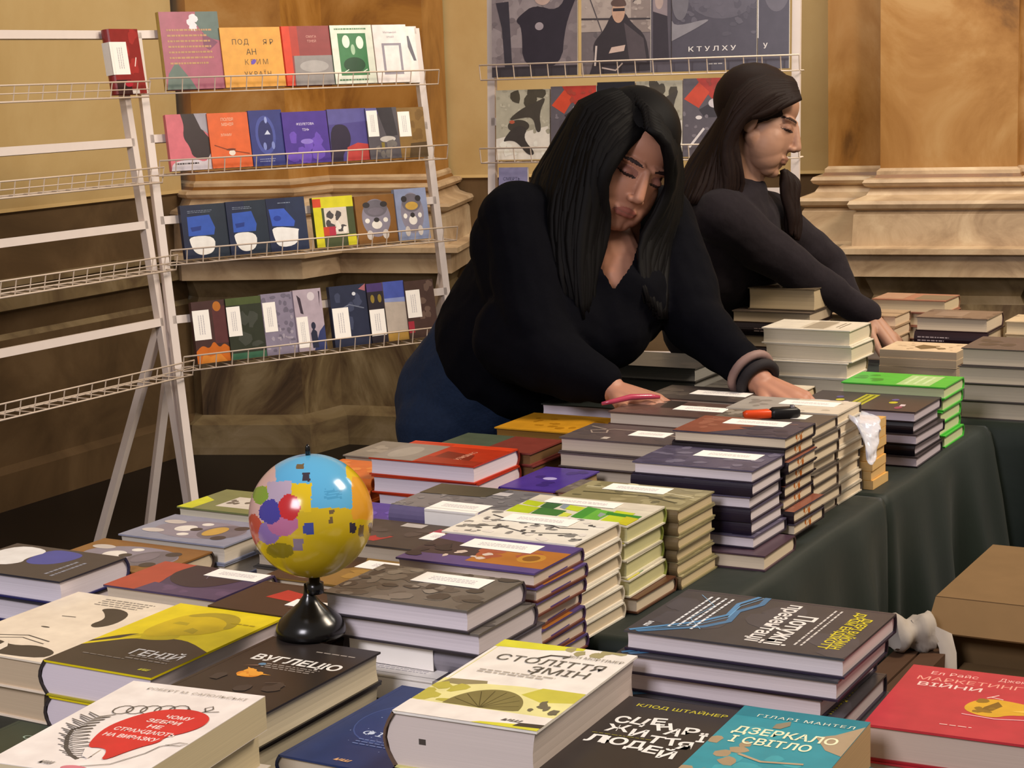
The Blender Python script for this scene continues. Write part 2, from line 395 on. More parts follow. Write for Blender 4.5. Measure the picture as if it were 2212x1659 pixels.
# ------------------------------------------------------------------ tables with cloths
CLOTH = mat('#121d16', 0.6, 0.16, 14, 0.3, 0.3, sheen=0.12)
TW = mat('#6b5136', 0.6); TM = mat('#3a3a3c', 0.4, metal=0.6)
def table(name, u0, u1, v0, v1, lab):
    c = uv((u0 + u1) / 2, (v0 + v1) / 2, 0); t = empty(name, c, -YAW, lab, 'table', 'tables under the green cloths')
    a, b = (v1 - v0) / 2, (u1 - u0) / 2       # local x = V, y = U
    m = MB(); m.box((-a + .02, -b + .02, .71), (a - .02, b - .02, .742), TW); m.build('tabletop', t)
    for sx in (-1, 1):
        for sy in (-1, 1):
            l = MB(); l.box((sx * (a - .08) - .015, sy * (b - .08) - .015, 0), (sx * (a - .08) + .015, sy * (b - .08) + .015, .71), TM); l.build('leg', t)
def cloth(u0, u1, v0, v1, lab, seed, name='tablecloth', drop=0.70):
    """a sheet over the table top that hangs in soft folds all round"""
    rg = random.Random(seed); per = []; nside = 46
    cs = [(u0, v0), (u0, v1), (u1, v1), (u1, v0)]; cen = Vector(((u0 + u1) / 2, (v0 + v1) / 2)); tot = 0
    for i in range(4):
        a, b = Vector(cs[i]), Vector(cs[(i + 1) % 4])
        for k in range(nside):
            p = a.lerp(b, k / nside); d = (b - a).normalized(); nrm = Vector((-d.y, d.x))
            if nrm.dot(p - cen) < 0: nrm = -nrm
            if k == 0:
                nrm = (p - cen); nrm = Vector((math.copysign(.7, nrm.x), math.copysign(.7, nrm.y)))
            per.append((p, nrm, tot + (b - a).length * k / nside))
        tot += (b - a).length
    ph = [rg.uniform(0, 6.28) for _ in range(4)]
    lv = [(0.0, 0.0), (.006, .004), (.012, .016), (.016, .05), (.02, .14), (.026, .28), (.034, .48), (.042, drop)]
    rings = []
    inner = [Vector((cen.x + (p.x - cen.x) * .97, cen.y + (p.y - cen.y) * .97)) for p, _, _ in per]
    for off, dz in lv:
        r = []
        for p, nrm, s in per:
            amp = min(1, dz / .4) * .028
            wv = amp * (math.sin(s * 19 + ph[0] + 2.2 * dz) + .6 * math.sin(s * 37 + ph[1]) + .5 * math.sin(s * 8.5 + ph[2]))
            q = p + nrm * (off + max(-off * .6, wv + amp)); zz = TABLE - dz + (.0018 * math.sin(s * 11 + ph[3]) if dz < .01 else 0)
            r.append(uv(q.x, q.y, zz))
        rings.append(r)
    mb = MB(); mb.loft([[uv(p.x, p.y, TABLE) for p in inner]] + rings, CLOTH, True, False)
    mb.add([uv(p.x, p.y, TABLE) for p in inner], [tuple(range(len(inner)))], CLOTH)
    o = mb.build(name)
    bm = bmesh.new(); bm.from_mesh(o.data); bmesh.ops.recalc_face_normals(bm, faces=bm.faces); bm.to_mesh(o.data); bm.free()
    tag(o, lab, 'tablecloth', 'dark green tablecloths'); return o
for a_ in ((2.06, 2.948, -1.87, -0.955, 'long folding table carrying the price-labelled fiction, hidden under dark green cloth', 'dark green cloth hanging beside the cardboard boxes, under the price-labelled piles', 3),
           (2.962, 3.62, -1.70, -0.955, 'folding table under the black and lime-green piles, hidden by dark green cloth', 'dark green cloth hanging below the black and lime-green piles', 4),
           (1.05, 1.98, -2.05, 0.70, 'front folding table with the large hardbacks, hidden under dark green cloth', 'dark green cloth under the large hardbacks nearest the camera', 5),
           (3.66, 4.78, -1.69, 1.0, 'rear folding table before the marble pillar, hidden under dark green cloth', 'dark green cloth on the rear table in front of the marble pillar', 8)):
    table('folding_table', *a_[:5]); cloth(*a_[:4], a_[5], a_[6])

# ------------------------------------------------------------------ wire display racks
WHITE = mat('#e3d6cf', 0.4, 0.04, 30, 0.4)
WIRE = mat('#d9c6b4', 0.45, 0.04, 30, 0.4)
class Rack:
    def __init__(s, base, yaw, lean):
        s.O = Vector(base); y = math.radians(yaw); s.ex = Vector((math.sin(y), math.cos(y), 0)); s.en = Vector((math.cos(y), -math.sin(y), 0))
        l = math.radians(lean); s.up = -s.en * math.sin(l) + Vector((0, 0, math.cos(l))); s.no = s.ex.cross(s.up)
        if s.no.dot(s.en) < 0: s.no = -s.no
    def P(s, a, h, n=0.0): return s.O + s.ex * a + s.up * h + s.no * n
    def hit(s, x, y, n=0.0):
        d = ray(x, y); o = Vector((0, 0, CAMZ)); q = s.O + s.no * n
        t = (q - o).dot(s.no) / d.dot(s.no); p = o + d * t - q
        return p.dot(s.ex), p.dot(s.up)
def rack_build(R, name, label, W, top, trays, bars, legs, W0=0.0, pitch=0.052, front=None):
    root = empty(name, R.O, 0, label, 'display rack'); bpy.context.view_layer.update()
    inv = Matrix.Translation(-R.O)
    def fin(mb, nm):
        mb.v = [inv @ p for p in mb.v]; return mb.build(nm, root)
    for a in (W0, W):
        m = MB(); m.bar(R.P(a, 0.0), R.P(a, top), .024, .024, WHITE, R.no); fin(m, 'post')
    for h in bars:
        m = MB(); m.bar(R.P(W0, h), R.P(W, h), .024, .024, WHITE, R.no); fin(m, 'crossbar')
    for a, b in legs:
        m = MB(); m.bar(a, b, .024, .024, WHITE, R.no); fin(m, 'back_leg')
    for h in trays:
        m = MB(); b0 = R.P(0, h) ; ext = .075; wr = .0029 if W0 else .0023
        f = R.en * ext
        e0, e1 = W0 - .012, W + .022
        up = Vector((0, 0, .045)) + R.en * .010
        def ln(p, q, r=wr): m.tube([p, q], r, WIRE, 5)
        for off in (0, 1.0): ln(R.P(e0, h) + f * off, R.P(e1, h) + f * off)
        ln(R.P(e0, h) + f + up, R.P(e1, h) + f + up, .0026)
        if W0: ln(R.P(e0, h) + f + up * .5, R.P(e1, h) + f + up * .5, .0018)
        n = int((e1 - e0) / pitch)
        for i in range(n + 1):
            a = e0 + (e1 - e0) * i / n
            m.tube([R.P(a, h), R.P(a, h) + f, R.P(a, h) + f + up], wr * .8, WIRE, 4, smooth=False)
        fin(m, 'wire_tray')
    return root
ENM = Vector((math.cos(math.radians(57)), -math.sin(math.radians(57)), 0))
def rack_from(px, py, Y, yaw, lean):
    p = ony(px, py, Y); R = Rack((0, 0, 0), yaw, lean); t = p.z / R.up.z; return Rack(p - R.up * t, yaw, lean)
RM = rack_from(344, 480, 5.5, 57.3, 9.0)
RL = rack_from(312, 480, 5.48, 30.8, 7.0)
RR = rack_from(1065, 480, 5.72, 108.3, 5.0)
WM = RM.hit(938, 430)[0]; WR_ = RR.hit(1719, 300)[0]
hm = [RM.hit(361, 196, .05)[1], RM.hit(371, 372, .05)[1], RM.hit(398, 563, .05)[1], RM.hit(428, 790, .05)[1]]
fl = lambda p: Vector((p.x, p.y, 0))
bl = RM.P(0, RM.hit(358, 720)[1])
legM = [(bl, fl(bl - RM.en * .34)), (RM.P(WM, .85), fl(RM.P(WM, .85) - RM.en * .34))]
rack_build(RM, 'display_rack', 'white wire display rack standing in the corner, filled with four rows of books', WM, RM.hit(298, 72)[1],
           hm, [RM.hit(300, 76)[1], RM.hit(345, 300)[1], RM.hit(375, 475)[1], RM.hit(385, 690)[1]], legM)
hl = [RL.hit(250, 207, .05)[1], RL.hit(250, 398, .05)[1], RL.hit(250, 596, .05)[1], RL.hit(250, 840, .05)[1]]
hb = [RL.hit(150, 76)[1], RL.hit(150, 318)[1], RL.hit(150, 507)[1], RL.hit(150, 734)[1]]
l0 = RL.P(0, hb[3]); l1 = RL.P(-1.0, hb[3])
rack_build(RL, 'display_rack', 'empty white wire display rack at the left edge with one red book', 0.0, hb[0] + .012, hl, hb,
           [(l0, fl(l0 - RL.en * .34)), (l1, fl(l1 - RL.en * .34))], W0=-1.0)
hr = [RR.hit(1300, 162, .05)[1], RR.hit(1130, 347, .05)[1], RR.hit(1130, 500, .05)[1], RR.hit(1130, 680, .05)[1]]
rr0, rr1 = RR.P(0, .85), RR.P(WR_, .85)
rack_build(RR, 'display_rack', 'white wire display rack behind the two people, with big dark albums on top', WR_, 1.95,
           hr, [1.9, RR.hit(1130, 262)[1], RR.hit(1130, 420)[1], .62], [(rr0, fl(rr0 - RR.en * .3)), (rr1, fl(rr1 - RR.en * .3))])

def rack_book(R, bl, br, tl, T, cover, ops, label, pages='#efe9df', spine=None, sticker=None, hard=False, group=None, n=.034, tall=None, wrap=0, htray=None):
    a0, h0 = R.hit(*bl, n); a1, h1 = R.hit(*br, n); a2, h2 = R.hit(*tl, n)
    W = max(.05, a1 - a0); h0 = (h0 + h1) / 2 if htray is None else htray
    H = (tall or (h2 - h0))
    t = Title(W, H, T, cover, pages, ops, spine, None, hard, sticker, wrap=wrap)
    M = Matrix.Identity(4); p = R.P(a0, h0, n - T)
    for i in range(3): M[i][0], M[i][1], M[i][2], M[i][3] = R.ex[i], R.up[i], R.no[i], p[i]
    put_book(t, 'book', M, label, 'book', group)

# ------------------------------------------------------------------ books on the corner rack
G1, G2, G3, G4 = 'books on the top shelf of the corner rack', 'books on the second shelf of the corner rack', 'books on the third shelf of the corner rack', 'books on the lowest shelf of the corner rack'
def row(R, htray, grp, lst):
    for i, b in enumerate(lst):
        bl, br, tl, T, cover, ops, lab = b[:7]; kw = dict(b[7]) if len(b) > 7 else {}
        rack_book(R, bl, br, tl, T, cover, ops, lab, group=grp, htray=htray + .004, n=kw.pop('n', .038 + .0045 * (i % 2)), **kw)
BEAR = lambda bg: [('e', '#8d8796', .5, .52, .36, .40), ('e', '#6f6a74', .5, .72, .30, .18), ('e', '#3b3738', .28, .80, .09, .06), ('e', '#3b3738', .72, .80, .09, .06), ('e', '#f1e8e0', .27, .47, .06, .05), ('e', '#f1e8e0', .73, .47, .06, .05), ('e', '#f1e8e0', .5, .38, .13, .09), ('e', '#3b3738', .5, .48, .07, .05), ('e', '#cfc6c0', .3, .17, .08, .10), ('e', '#cfc6c0', .7, .17, .08, .10), ('e', '#c9a24e' if bg == 'b' else '#7b7480', .5, .66, .20, .08)]
FACEBLUE = lambda d: [('r', '#26303f', .45, 0, 1, 1), ('p', '#3558b4', [(.13, .78), (.62, .80), (.72, .55), (.68, .42), (.12, .42)]), ('p', '#243a86', [(.18, .58), (.42, .60), (.4, .52), (.2, .5)]), ('p', '#efeae6', [(.12, .42), (.70, .40), (.66, .10), (.40, .04), (.22, .10), (.14, .26)]), ('n', '#7f8aa0', 2, .15, .84, .7, .9, d)]
row(RM, hm[0], G1, [
 ((363, 201), (490, 200), (322, 26), .022, '#a65b70', [('p', '#5c6f6b', [(.62, 1), (1, 1), (1, .62), (.78, .66), (.6, .85)]), ('p', '#5f716a', [(.0, 0), (.5, 0), (.42, .12), (.2, .36), (.05, .2)]), ('b', '#e9dfe6', 5, .48, .78, .60, .92, .04, .09, 3), ('p', '#7e4762', [(.7, .72), (.95, .6), (.8, .5), (.7, .55)]), ('n', '#b98d62', 7, .1, .3, .9, .8, 4)], 'pink and grey-green cover with a white flower, tallest book on the top shelf', {'spine': '#b59a52', 'hard': True}),
 ((490, 200), (620, 197), (461, 60), .02, '#e0a145', [('t', '#4a3a20', 'ПОД', .32, .75, .09, {'sp': 1.2}), ('t', '#4a3a20', 'ЯР', .78, .75, .09, {'sp': 1.6}), ('t', '#4a3a20', 'АН', .48, .59, .1, {}), ('t', '#7a5a2a', 'КРИМ', .55, .42, .09, {'sp': 1.4}), ('t', '#4a3a20', 'УКРАЇН', .55, .23, .08, {'sp': 1.3}), ('e', '#6a4bb0', .5, .42, .05, .035, 40)], 'bright yellow-orange cover with scattered black letters, on the top shelf'),
 ((623, 194), (726, 190.5), (597, 57), .024, '#8e3d3d', [('r', '#d63f22', 0, 0, .16, 1), ('r', '#b23a2e', .16, .5, .32, 1), ('p', '#8f8988', [(.18, .0), (1, .0), (1, .5), (.2, .5)]), ('e', '#a9a4a2', .6, .32, .3, .1), ('t', '#dca69a', 'СМУГА', .6, .82, .04, {}), ('t', '#dca69a', 'ТІНЕЙ', .6, .75, .04, {})], 'cover half dark red half grey beside a vivid red spine, on the top shelf', {'spine': '#d63f22', 'hard': True}),
 ((727, 187.5), (816, 184), (703, 55), .022, '#dfe3d4', [('r', '#3f7a4c', .16, .14, .84, .86), ('e', '#dfeadb', .35, .72, .09, .11), ('e', '#dfeadb', .68, .70, .09, .11), ('e', '#a9c6a5', .5, .58, .05, .09), ('e', '#27492f', .5, .32, .26, .13), ('n', '#4f8058', 1, .1, .9, .9, .97, 4), ('n', '#4f8058', 1, .1, .03, .9, .1, 5), ('l', '#dfeadb', [(.2, .18), (.35, .24)], .015), ('l', '#dfeadb', [(.65, .18), (.8, .24)], .015)], 'white and green cover with pale flowers, on the top shelf', {'spine': '#3f7a4c'}),
 ((818, 181), (890, 178), (789, 54), .02, '#ece2df', [('r', '#948d98', .22, .14, .80, .68), ('r', '#ece2df', .29, .18, .73, .64), ('t', '#8d8796', 'Маленький', .5, .87, .035, {}), ('t', '#8d8796', 'злодій', .5, .79, .035, {})], 'white cover with a thin grey rectangular frame, on the top shelf'),
 ((880, 183), (903, 181), (860, 60), .018, '#ece6e2', [('p', '#6a6670', [(.1, .85), (.5, .85), (.9, .4), (.7, .4)])], 'white book peeking out at the right end of the top shelf', {'n': .017}),
])
row(RM, hm[1], G2, [
 ((371, 367), (461, 367), (333, 249), .018, '#d06a78', [('p', '#33262a', [(.36, 1), (.72, 1), (.85, .7), (1, .55), (1, .2), (.55, .2), (.5, .42), (.36, .58), (.42, .8)]), ('p', '#a09ba6', [(.68, 1), (1, 1), (1, .62), (.82, .72)]), ('p', '#cfc6cf', [(.05, .16), (.6, .2), (.85, .12), (1, .3), (1, .0), (.0, .0)]), ('n', '#2c2026', 1, .1, .08, .7, .16, 3)], 'pink cover with a dark profile face, on the second shelf'),
 ((461, 367), (548, 366), (428, 246), .02, '#dd6430', [('t', '#f3c8ae', 'ПОЛІЯ', .48, .88, .055, {}), ('t', '#f3c8ae', 'МІНІЯ', .48, .79, .055, {}), ('t', '#f3c8ae', 'ЗЛАМУ', .42, .60, .045, {}), ('l', '#8a3b1c', [(.1, .42), (.45, .32), (.95, .24)], .02), ('e', '#f1e2d4', .52, .27, .08, .05), ('e', '#6e3322', .5, .33, .12, .02)], 'orange cover with pale lettering and a small white figure, on the second shelf'),
 ((550, 366), (622, 366), (517, 240), .018, '#343a7e', [('e', '#4a54a0', .45, .55, .3, .35), ('e', '#2b2f68', .45, .55, .22, .27), ('e', '#9aa6df', .5, .82, .04, .06), ('p', '#cdd4f0', [(.42, .56), (.6, .56), (.52, .64)]), ('e', '#7f8bcb', .4, .35, .05, .07), ('e', '#7f8bcb', .65, .36, .05, .07), ('n', '#99a0c8', 2, .2, .06, .7, .14, 4)], 'dark blue cover with a pale symmetrical ornament, on the second shelf'),
 ((622, 366), (718, 361), (603, 243), .02, '#4b3290', [('b', '#6b4cb8', 9, .1, .05, .9, .5, .08, .2, 6), ('e', '#8d78cf', .5, .42, .14, .05), ('t', '#d9d0ee', 'ФІОЛЕТОВА', .5, .76, .045, {'bold': .01}), ('t', '#d9d0ee', 'ТІНЬ', .5, .65, .045, {'bold': .01})], 'violet cover with white lettering, on the second shelf'),
 ((720, 359), (803, 350), (694, 237), .018, '#4d4488', [('p', '#5a5596', [(0, 1), (1, 1), (1, .75), (0, .7)]), ('p', '#2b2138', [(.02, .68), (.42, .72), (.55, .5), (.5, .28), (.3, .15), (.28, 0), (0, 0)]), ('p', '#b9403c', [(.42, .26), (.7, .34), (1, .3), (1, 0), (.38, 0)])], 'dusk-blue cover with a dark head above a red patch, on the second shelf'),
 ((802, 352), (869, 347), (765, 235), .018, '#5b565c', [('p', '#6d6aa2', [(0, 1), (.5, 1), (.3, .8), (0, .75)]), ('p', '#3f3b40', [(.35, 1), (.85, 1), (.95, .45), (.6, .42)]), ('e', '#c9c2bc', .62, .38, .25, .06), ('b', '#79736f', 6, .1, .05, .9, .3, .06, .14, 3), ('r', '#8b7a3a', .4, .18, .5, .32)], 'grey photographic cover with a white label on the left, on the second shelf', {'sticker': (.02, .44, .36, .95)}),
 ((869, 347), (926, 340), (834, 234), .018, '#8a6a3a', [('p', '#59452b', [(.4, .28), (1, .3), (1, 0), (.3, 0)]), ('b', '#7b5c30', 7, .4, .35, .95, .9, .08, .18, 3)], 'brown cover with a white label, at the right end of the second shelf', {'sticker': (.02, .42, .46, .92)}),
])
row(RM, hm[2], G3, [
 ((402, 561), (500, 557), (370, 446), .018, '#232a44', FACEBLUE(1), 'dark blue cover with a white-chinned face, leftmost on the third shelf'),
 ((501, 557), (586, 546), (467, 438), .018, '#222a46', FACEBLUE(2), 'dark blue cover with a white-chinned face, second on the third shelf'),
 ((587, 547), (669, 535), (558, 431), .018, '#242b48', [('r', '#2a3450', .5, 0, 1, 1), ('p', '#3c5cc0', [(.05, .80), (.45, .80), (.7, .55), (.66, .45), (.1, .48)]), ('e', '#28409a', .25, .62, .1, .05), ('p', '#f3efec', [(.08, .48), (.8, .40), (.75, .36), (.72, .1), (.2, .06), (.1, .3)]), ('n', '#7f8aa0', 1, .3, .88, .7, .93, 2)], 'dark blue cover with a raised white mask, third on the third shelf'),
 ((686, 535), (772, 524), (655, 429), .018, '#4c5436', [('r', '#d8cf2a', 0, .78, 1, 1), ('r', '#d8cf2a', 0, 0, .2, .78), ('r', '#cf4a2e', 0, .80, .2, .97), ('r', '#dcd0c4', .26, .24, .82, .78), ('b', '#4f4a4c', 9, .3, .3, .78, .74, .04, .10, 5), ('b', '#efe6dc', 4, .5, .28, .78, .45, .05, .09, 8), ('r', '#c8452f', .2, .22, .5, .4), ('r', '#b5344a', .34, .22, .5, .4), ('r', '#d8cf2a', .78, 0, 1, .22)], 'yellow-bordered cover with an old photograph, on the third shelf'),
 ((776, 523), (861, 517), (744, 426), .018, '#8a5f30', BEAR('o'), 'brown cover with grey animal faces, on the third shelf'),
 ((863, 516), (931, 512), (827, 411), .018, '#8e98b8', BEAR('b'), 'pale blue cover with grey animal faces, at the right end of the third shelf'),
])
row(RM, hm[3], G4, [
 ((428, 787), (500, 781), (398, 655), .018, '#4a3230', [('p', '#c86a24', [(.0, .0), (1, .0), (1, .22), (.85, .3), (.7, .22), (.55, .36), (.4, .22), (.2, .3), (0, .2)]), ('r', '#5e3536', .6, .3, 1, .9), ('e', '#b9702c', .75, .9, .12, .08), ('p', '#d98836', [(.1, 0), (.9, 0), (.7, .14), (.4, .1), (.2, .16)])], 'dark cover with orange flames and a white label, leftmost on the lowest shelf', {'sticker': (.0, .38, .5, .86)}),
 ((502, 781), (578, 775), (483, 646), .018, '#34382c', [('r', '#4f5a34', 0, .88, 1, 1), ('r', '#3f6a52', .0, 0, 1, .1), ('b', '#474a42', 6, .3, .2, .95, .8, .08, .2, 5)], 'murky green cover with a white label, second on the lowest shelf', {'sticker': (.0, .38, .38, .86)}),
 ((579, 774), (647, 766), (556, 637), .018, '#8b8296', [('b', '#716a7c', 26, .05, .05, .95, .95, .04, .11, 2), ('b', '#a59cab', 18, .05, .05, .95, .6, .03, .08, 9)], 'mottled lavender-grey cover with a white label, third on the lowest shelf', {'sticker': (.02, .38, .42, .86)}),
 ((648, 766), (708, 758), (628, 628), .018, '#b5a5b2', [('e', '#d6ccd2', .62, .88, .13, .07), ('p', '#38406e', [(.55, 0), (1, 0), (1, .4), (.8, .3)]), ('p', '#2e3044', [(.5, .04), (.72, .04), (.7, .3), (.58, .36), (.48, .28)]), ('e', '#2e3044', .6, .40, .08, .06), ('p', '#3f3440', [(.12, .92), (.24, .86), (.3, .6), (.2, .62)]), ('p', '#4a3d48', [(.9, .95), (.95, .95), (.9, .7)])], 'pale mauve cover with a small dark figure and white label, on the lowest shelf', {'sticker': (.02, .06, .42, .56)}),
 ((726, 757), (804, 747), (700, 621), .018, '#2c3148', [('b', '#424862', 6, .1, .3, .9, .8, .08, .2, 6), ('e', '#d9dde6', .66, .85, .05, .03), ('p', '#b06a72', [(.8, .92), (1, 1), (.98, .88)]), ('l', '#6b7186', [(.2, .6), (.5, .68), (.9, .6)], .02)], 'dark stormy blue cover with a white label, on the lowest shelf', {'sticker': (.02, .14, .46, .64)}),
 ((806, 747), (840, 741), (787, 614), .018, '#2e2830', [('r', '#4c3a70', 0, .86, 1, 1), ('e', '#8f7a35', .3, .74, .12, .07), ('e', '#8f7a35', .75, .74, .12, .07)], 'narrow black cover with a purple top and white label, on the lowest shelf', {'sticker': (.02, .12, .95, .56)}),
 ((841, 739), (885, 732), (822, 610), .018, '#bdb0a4', [('r', '#4b5bae', 0, .72, 1, 1), ('p', '#8b97c8', [(0, .72), (1, .72), (1, .64), (0, .66)]), ('r', '#b08a44', 0, 0, 1, .16)], 'cover with blue sky over pale desert, on the lowest shelf'),
 ((886, 730), (948, 721), (866, 609), .018, '#4b3732', [('b', '#6b564c', 8, .3, .3, .95, .95, .06, .14, 3), ('r', '#a33240', 0, .1, .2, .3)], 'dark brown cover with a white label, at the right end of the lowest shelf', {'sticker': (.02, .36, .5, .84)}),
])
# the one book left on the rack at the left edge
rack_book(RL, (257, 206), (318, 202), (193, 62), .03, '#8c2b2b', [('r', '#3d2223', 0, .0, .5, .22), ('e', '#b3283a', .42, .16, .14, .05), ('b', '#a63433', 7, .4, .3, .9, .95, .06, .18, 3), ('l', '#e9d8d4', [(.72, .42), (.8, .56)], .02), ('r', '#d9cfcb', .5, .0, .75, .06)], 'dark red book with a large white label, alone on the left rack', hard=True, sticker=(.0, .30, .52, .80), n=.05, htray=hl[0] + .004, wrap=1)

# ------------------------------------------------------------------ albums and comics on the rack behind the women
GA, GB = 'large dark albums on the top shelf of the rear rack', 'comics on the second shelf of the rear rack'
def TEX(c1, c2, s, y0=0.0, y1=1.0): return [('b', c1, 26, 0, y0, 1, y1, .02, .06, s), ('b', c2, 26, 0, y0, 1, y1, .015, .045, s + 1)]
MAN = lambda s: [('r', '#7a6f74', 0, 0, 1, 1), ('b', '#8f8488', 10, .0, .3, 1, 1, .08, .2, s)] + TEX('#84797d', '#6f656a', 5) + [ ('p', '#2c2530', [(.34, .62), (.5, .72), (.78, .64), (.9, .85), (1, .8), (.86, .5), (.82, .08), (.36, .08), (.36, .5), (.28, .56)]), ('e', '#b59b92', .6, .80, .10, .09), ('e', '#3a3036', .6, .86, .11, .05), ('e', '#9b9098', .56, .5, .05, .04), ('p', '#35303a', [(.05, .75), (.2, .76), (.24, .1), (.16, .05), (.12, .5)])]
row(RR, hr[0], GA, [
 ((1063, 171), (1247, 165.5), (1067, -40), .012, '#6f666c', MAN(3) + [('r', '#3b353c', .0, .0, 1, .1)], 'large grey album with a dark-clothed man, leftmost on the rear rack', {'tall': .30}),
 ((1256, 164), (1405, 160.5), (1258, -40), .012, '#6e6468', TEX('#746a6e', '#625a5e', 8) + [('r', '#a89a94', .0, .42, 1, 1), ('r', '#8b7d79', .72, .4, 1, 1)] + TEX('#9d8f8a', '#b3a59e', 9, .42) + [ ('l', '#3c3438', [(.0, .55), (1, .53)], .018), ('l', '#4a4246', [(.1, .8), (.3, .42)], .01), ('l', '#4a4246', [(.75, .7), (.98, .9)], .01), ('p', '#332b30', [(.16, .30), (.34, .44), (.44, .60), (.62, .62), (.72, .50), (.95, .36), (1, .02), (.12, .0), (.2, .16)]), ('p', '#51474c', [(.62, .5), (.9, .34), (.95, .1), (.7, .12)]), ('p', '#c09a84', [(.46, .70), (.62, .70), (.64, .58), (.58, .50), (.50, .50), (.44, .58)]), ('p', '#5a453f', [(.42, .70), (.48, .74), (.62, .74), (.66, .68), (.64, .66), (.46, .66)]), ('r', '#2a2328', .46, .615, .63, .645), ('p', '#cdb3a8', [(.40, .20), (.62, .22), (.64, .28), (.44, .26)]), ('l', '#c7b8b4', [(.22, .28), (.20, .08)], .02), ('l', '#b5a49f', [(.3, .06), (.5, .03), (.6, .1)], .015)], 'large album with a man in dark glasses, on the rear rack', {'tall': .30}),
 ((1406, 160.5), (1450, 159), (1407, -40), .010, '#57505a', [('r', '#8e8086', .1, .5, .8, 1), ('p', '#332b33', [(.1, .6), (.8, .55), (.9, .1), (.1, .1)]), ('e', '#b09a94', .4, .7, .2, .08)], 'narrow dark album strip beside the lettered album, on the rear rack', {'tall': .30}),
 ((1451, 159), (1634, 152), (1453, -40), .012, '#4d4854', [('e', '#5f5a66', .6, .8, .45, .3)] + TEX('#544f5b', '#605b67', 14, .35) + [ ('p', '#8a868e', [(.0, .5), (.05, .44), (.5, .52), (.3, .42), (.05, .32), (.0, .3)]), ('e', '#6f6b74', .1, .7, .1, .2), ('t', '#e9e4e2', 'К Т У Л Х У', .48, .215, .046, {'w': .56, 'bold': .012}), ('n', '#b9b4b4', 1, .44, .05, .62, .08, 3)], 'large slate-grey album lettered in white capitals, on the rear rack', {'tall': .30}),
 ((1636, 151), (1704, 149), (1640, -40), .012, '#4c4753', [('e', '#66616c', .6, .75, .4, .2), ('t', '#e9e4e2', 'У', .25, .225, .05, {'bold': .02}), ('l', '#d8d4d6', [(.0, .3), (.0, .9)], .02)], 'large slate-grey album at the right end of the rear rack', {'tall': .30}),
])
BW = lambda s: [('p', '#e4ddd2', [(0, 0), (1, 0), (1, .48), (.0, .30)]), ('p', '#b3ad9a', [(0, .3), (1, .48), (1, 1), (0, 1)])] + TEX('#a39d8a', '#c3bdaa', s + 20, .4) + [('b', '#f0eadf', 10, .1, .05, .9, .3, .03, .08, s + 4), ('b', '#4a4336', 5, .2, .80, .9, .97, .08, .16, s), ('p', '#463f36', [(.2, .55), (.45, .72), (.75, .82), (.95, .9), (.8, .66), (.85, .4), (.75, .38), (.7, .6), (.5, .6)]), ('e', '#463f36', .42, .48, .2, .09), ('p', '#3f3834', [(.1, .25), (.35, .5), (.6, .46), (.5, .3), (.75, .08), (.6, .05), (.4, .25), (.25, .28)]), ('e', '#b85a40', .3, .54, .05, .025)]
RED = lambda s: [('p', '#b8392a', [(.25, 1), (1, 1), (1, .72), (.6, .7), (.4, .84)]), ('p', '#d14a2c', [(.02, .74), (.3, .95), (.5, .82), (.3, .62)]), ('p', '#3a343a', [(.3, .6), (.7, .75), (1, .66), (1, .5), (.4, .5)]), ('e', '#d9d0d4', .6, .68, .12, .06), ('e', '#b3505a', .75, .28, .18, .12), ('l', '#e6dfe0', [(.12, .12), (.4, .36)], .03), ('e', '#e6dfe0', .3, .5, .06, .025), ('b', '#57505a', 7, .1, .1, .9, .5, .05, .12, s), ('b', '#7d757d', 14, .0, .05, 1, .6, .02, .05, s + 2), ('b', '#a5402f', 10, .4, .75, 1, 1, .03, .07, s + 3)]
row(RR, hr[1], GB, [
 ((1072, 346), (1188, 341), (1086, 195), .012, '#b9b29e', BW(3), 'black and white comic with tumbling figures, leftmost on the rear rack'),
 ((1190, 338), (1288, 334), (1196, 187), .012, '#5f5860', RED(4), 'grey comic with a red splash, beside the tumbling-figures comic'),
 ((1290, 334), (1371, 330), (1292, 178), .014, '#17131c', [('b', '#221c28', 5, .1, .1, .9, .9, .1, .2, 5)], 'plain black book behind the head of the person in navy'),
 ((1374, 329), (1473, 324), (1376, 176), .012, '#b9b29e', BW(8), 'black and white comic with tumbling figures, between the two people'),
 ((1475, 323), (1590, 318), (1479, 170), .012, '#5f5860', RED(9), 'grey comic with a red splash, between the two people'),
 ((1592, 318), (1690, 314), (1592, 166), .014, '#2b2328', [('b', '#3a3036', 5, .1, .1, .9, .9, .1, .2, 7)], 'dark book behind the head of the person in charcoal'),
])
row(RR, hr[2], 'books on the third shelf of the rear rack', [
 ((1078, 500), (1140, 497), (1082, 362), .014, '#8a86ac', [('r', '#7b78a4', 0, .0, 1, .4), ('t', '#3a3658', 'СМЕРТЬ', .45, .82, .05, {}), ('n', '#55517a', 2, .1, .6, .8, .72, 2)], 'lavender book low on the rear rack, left of the navy sweater'),
])

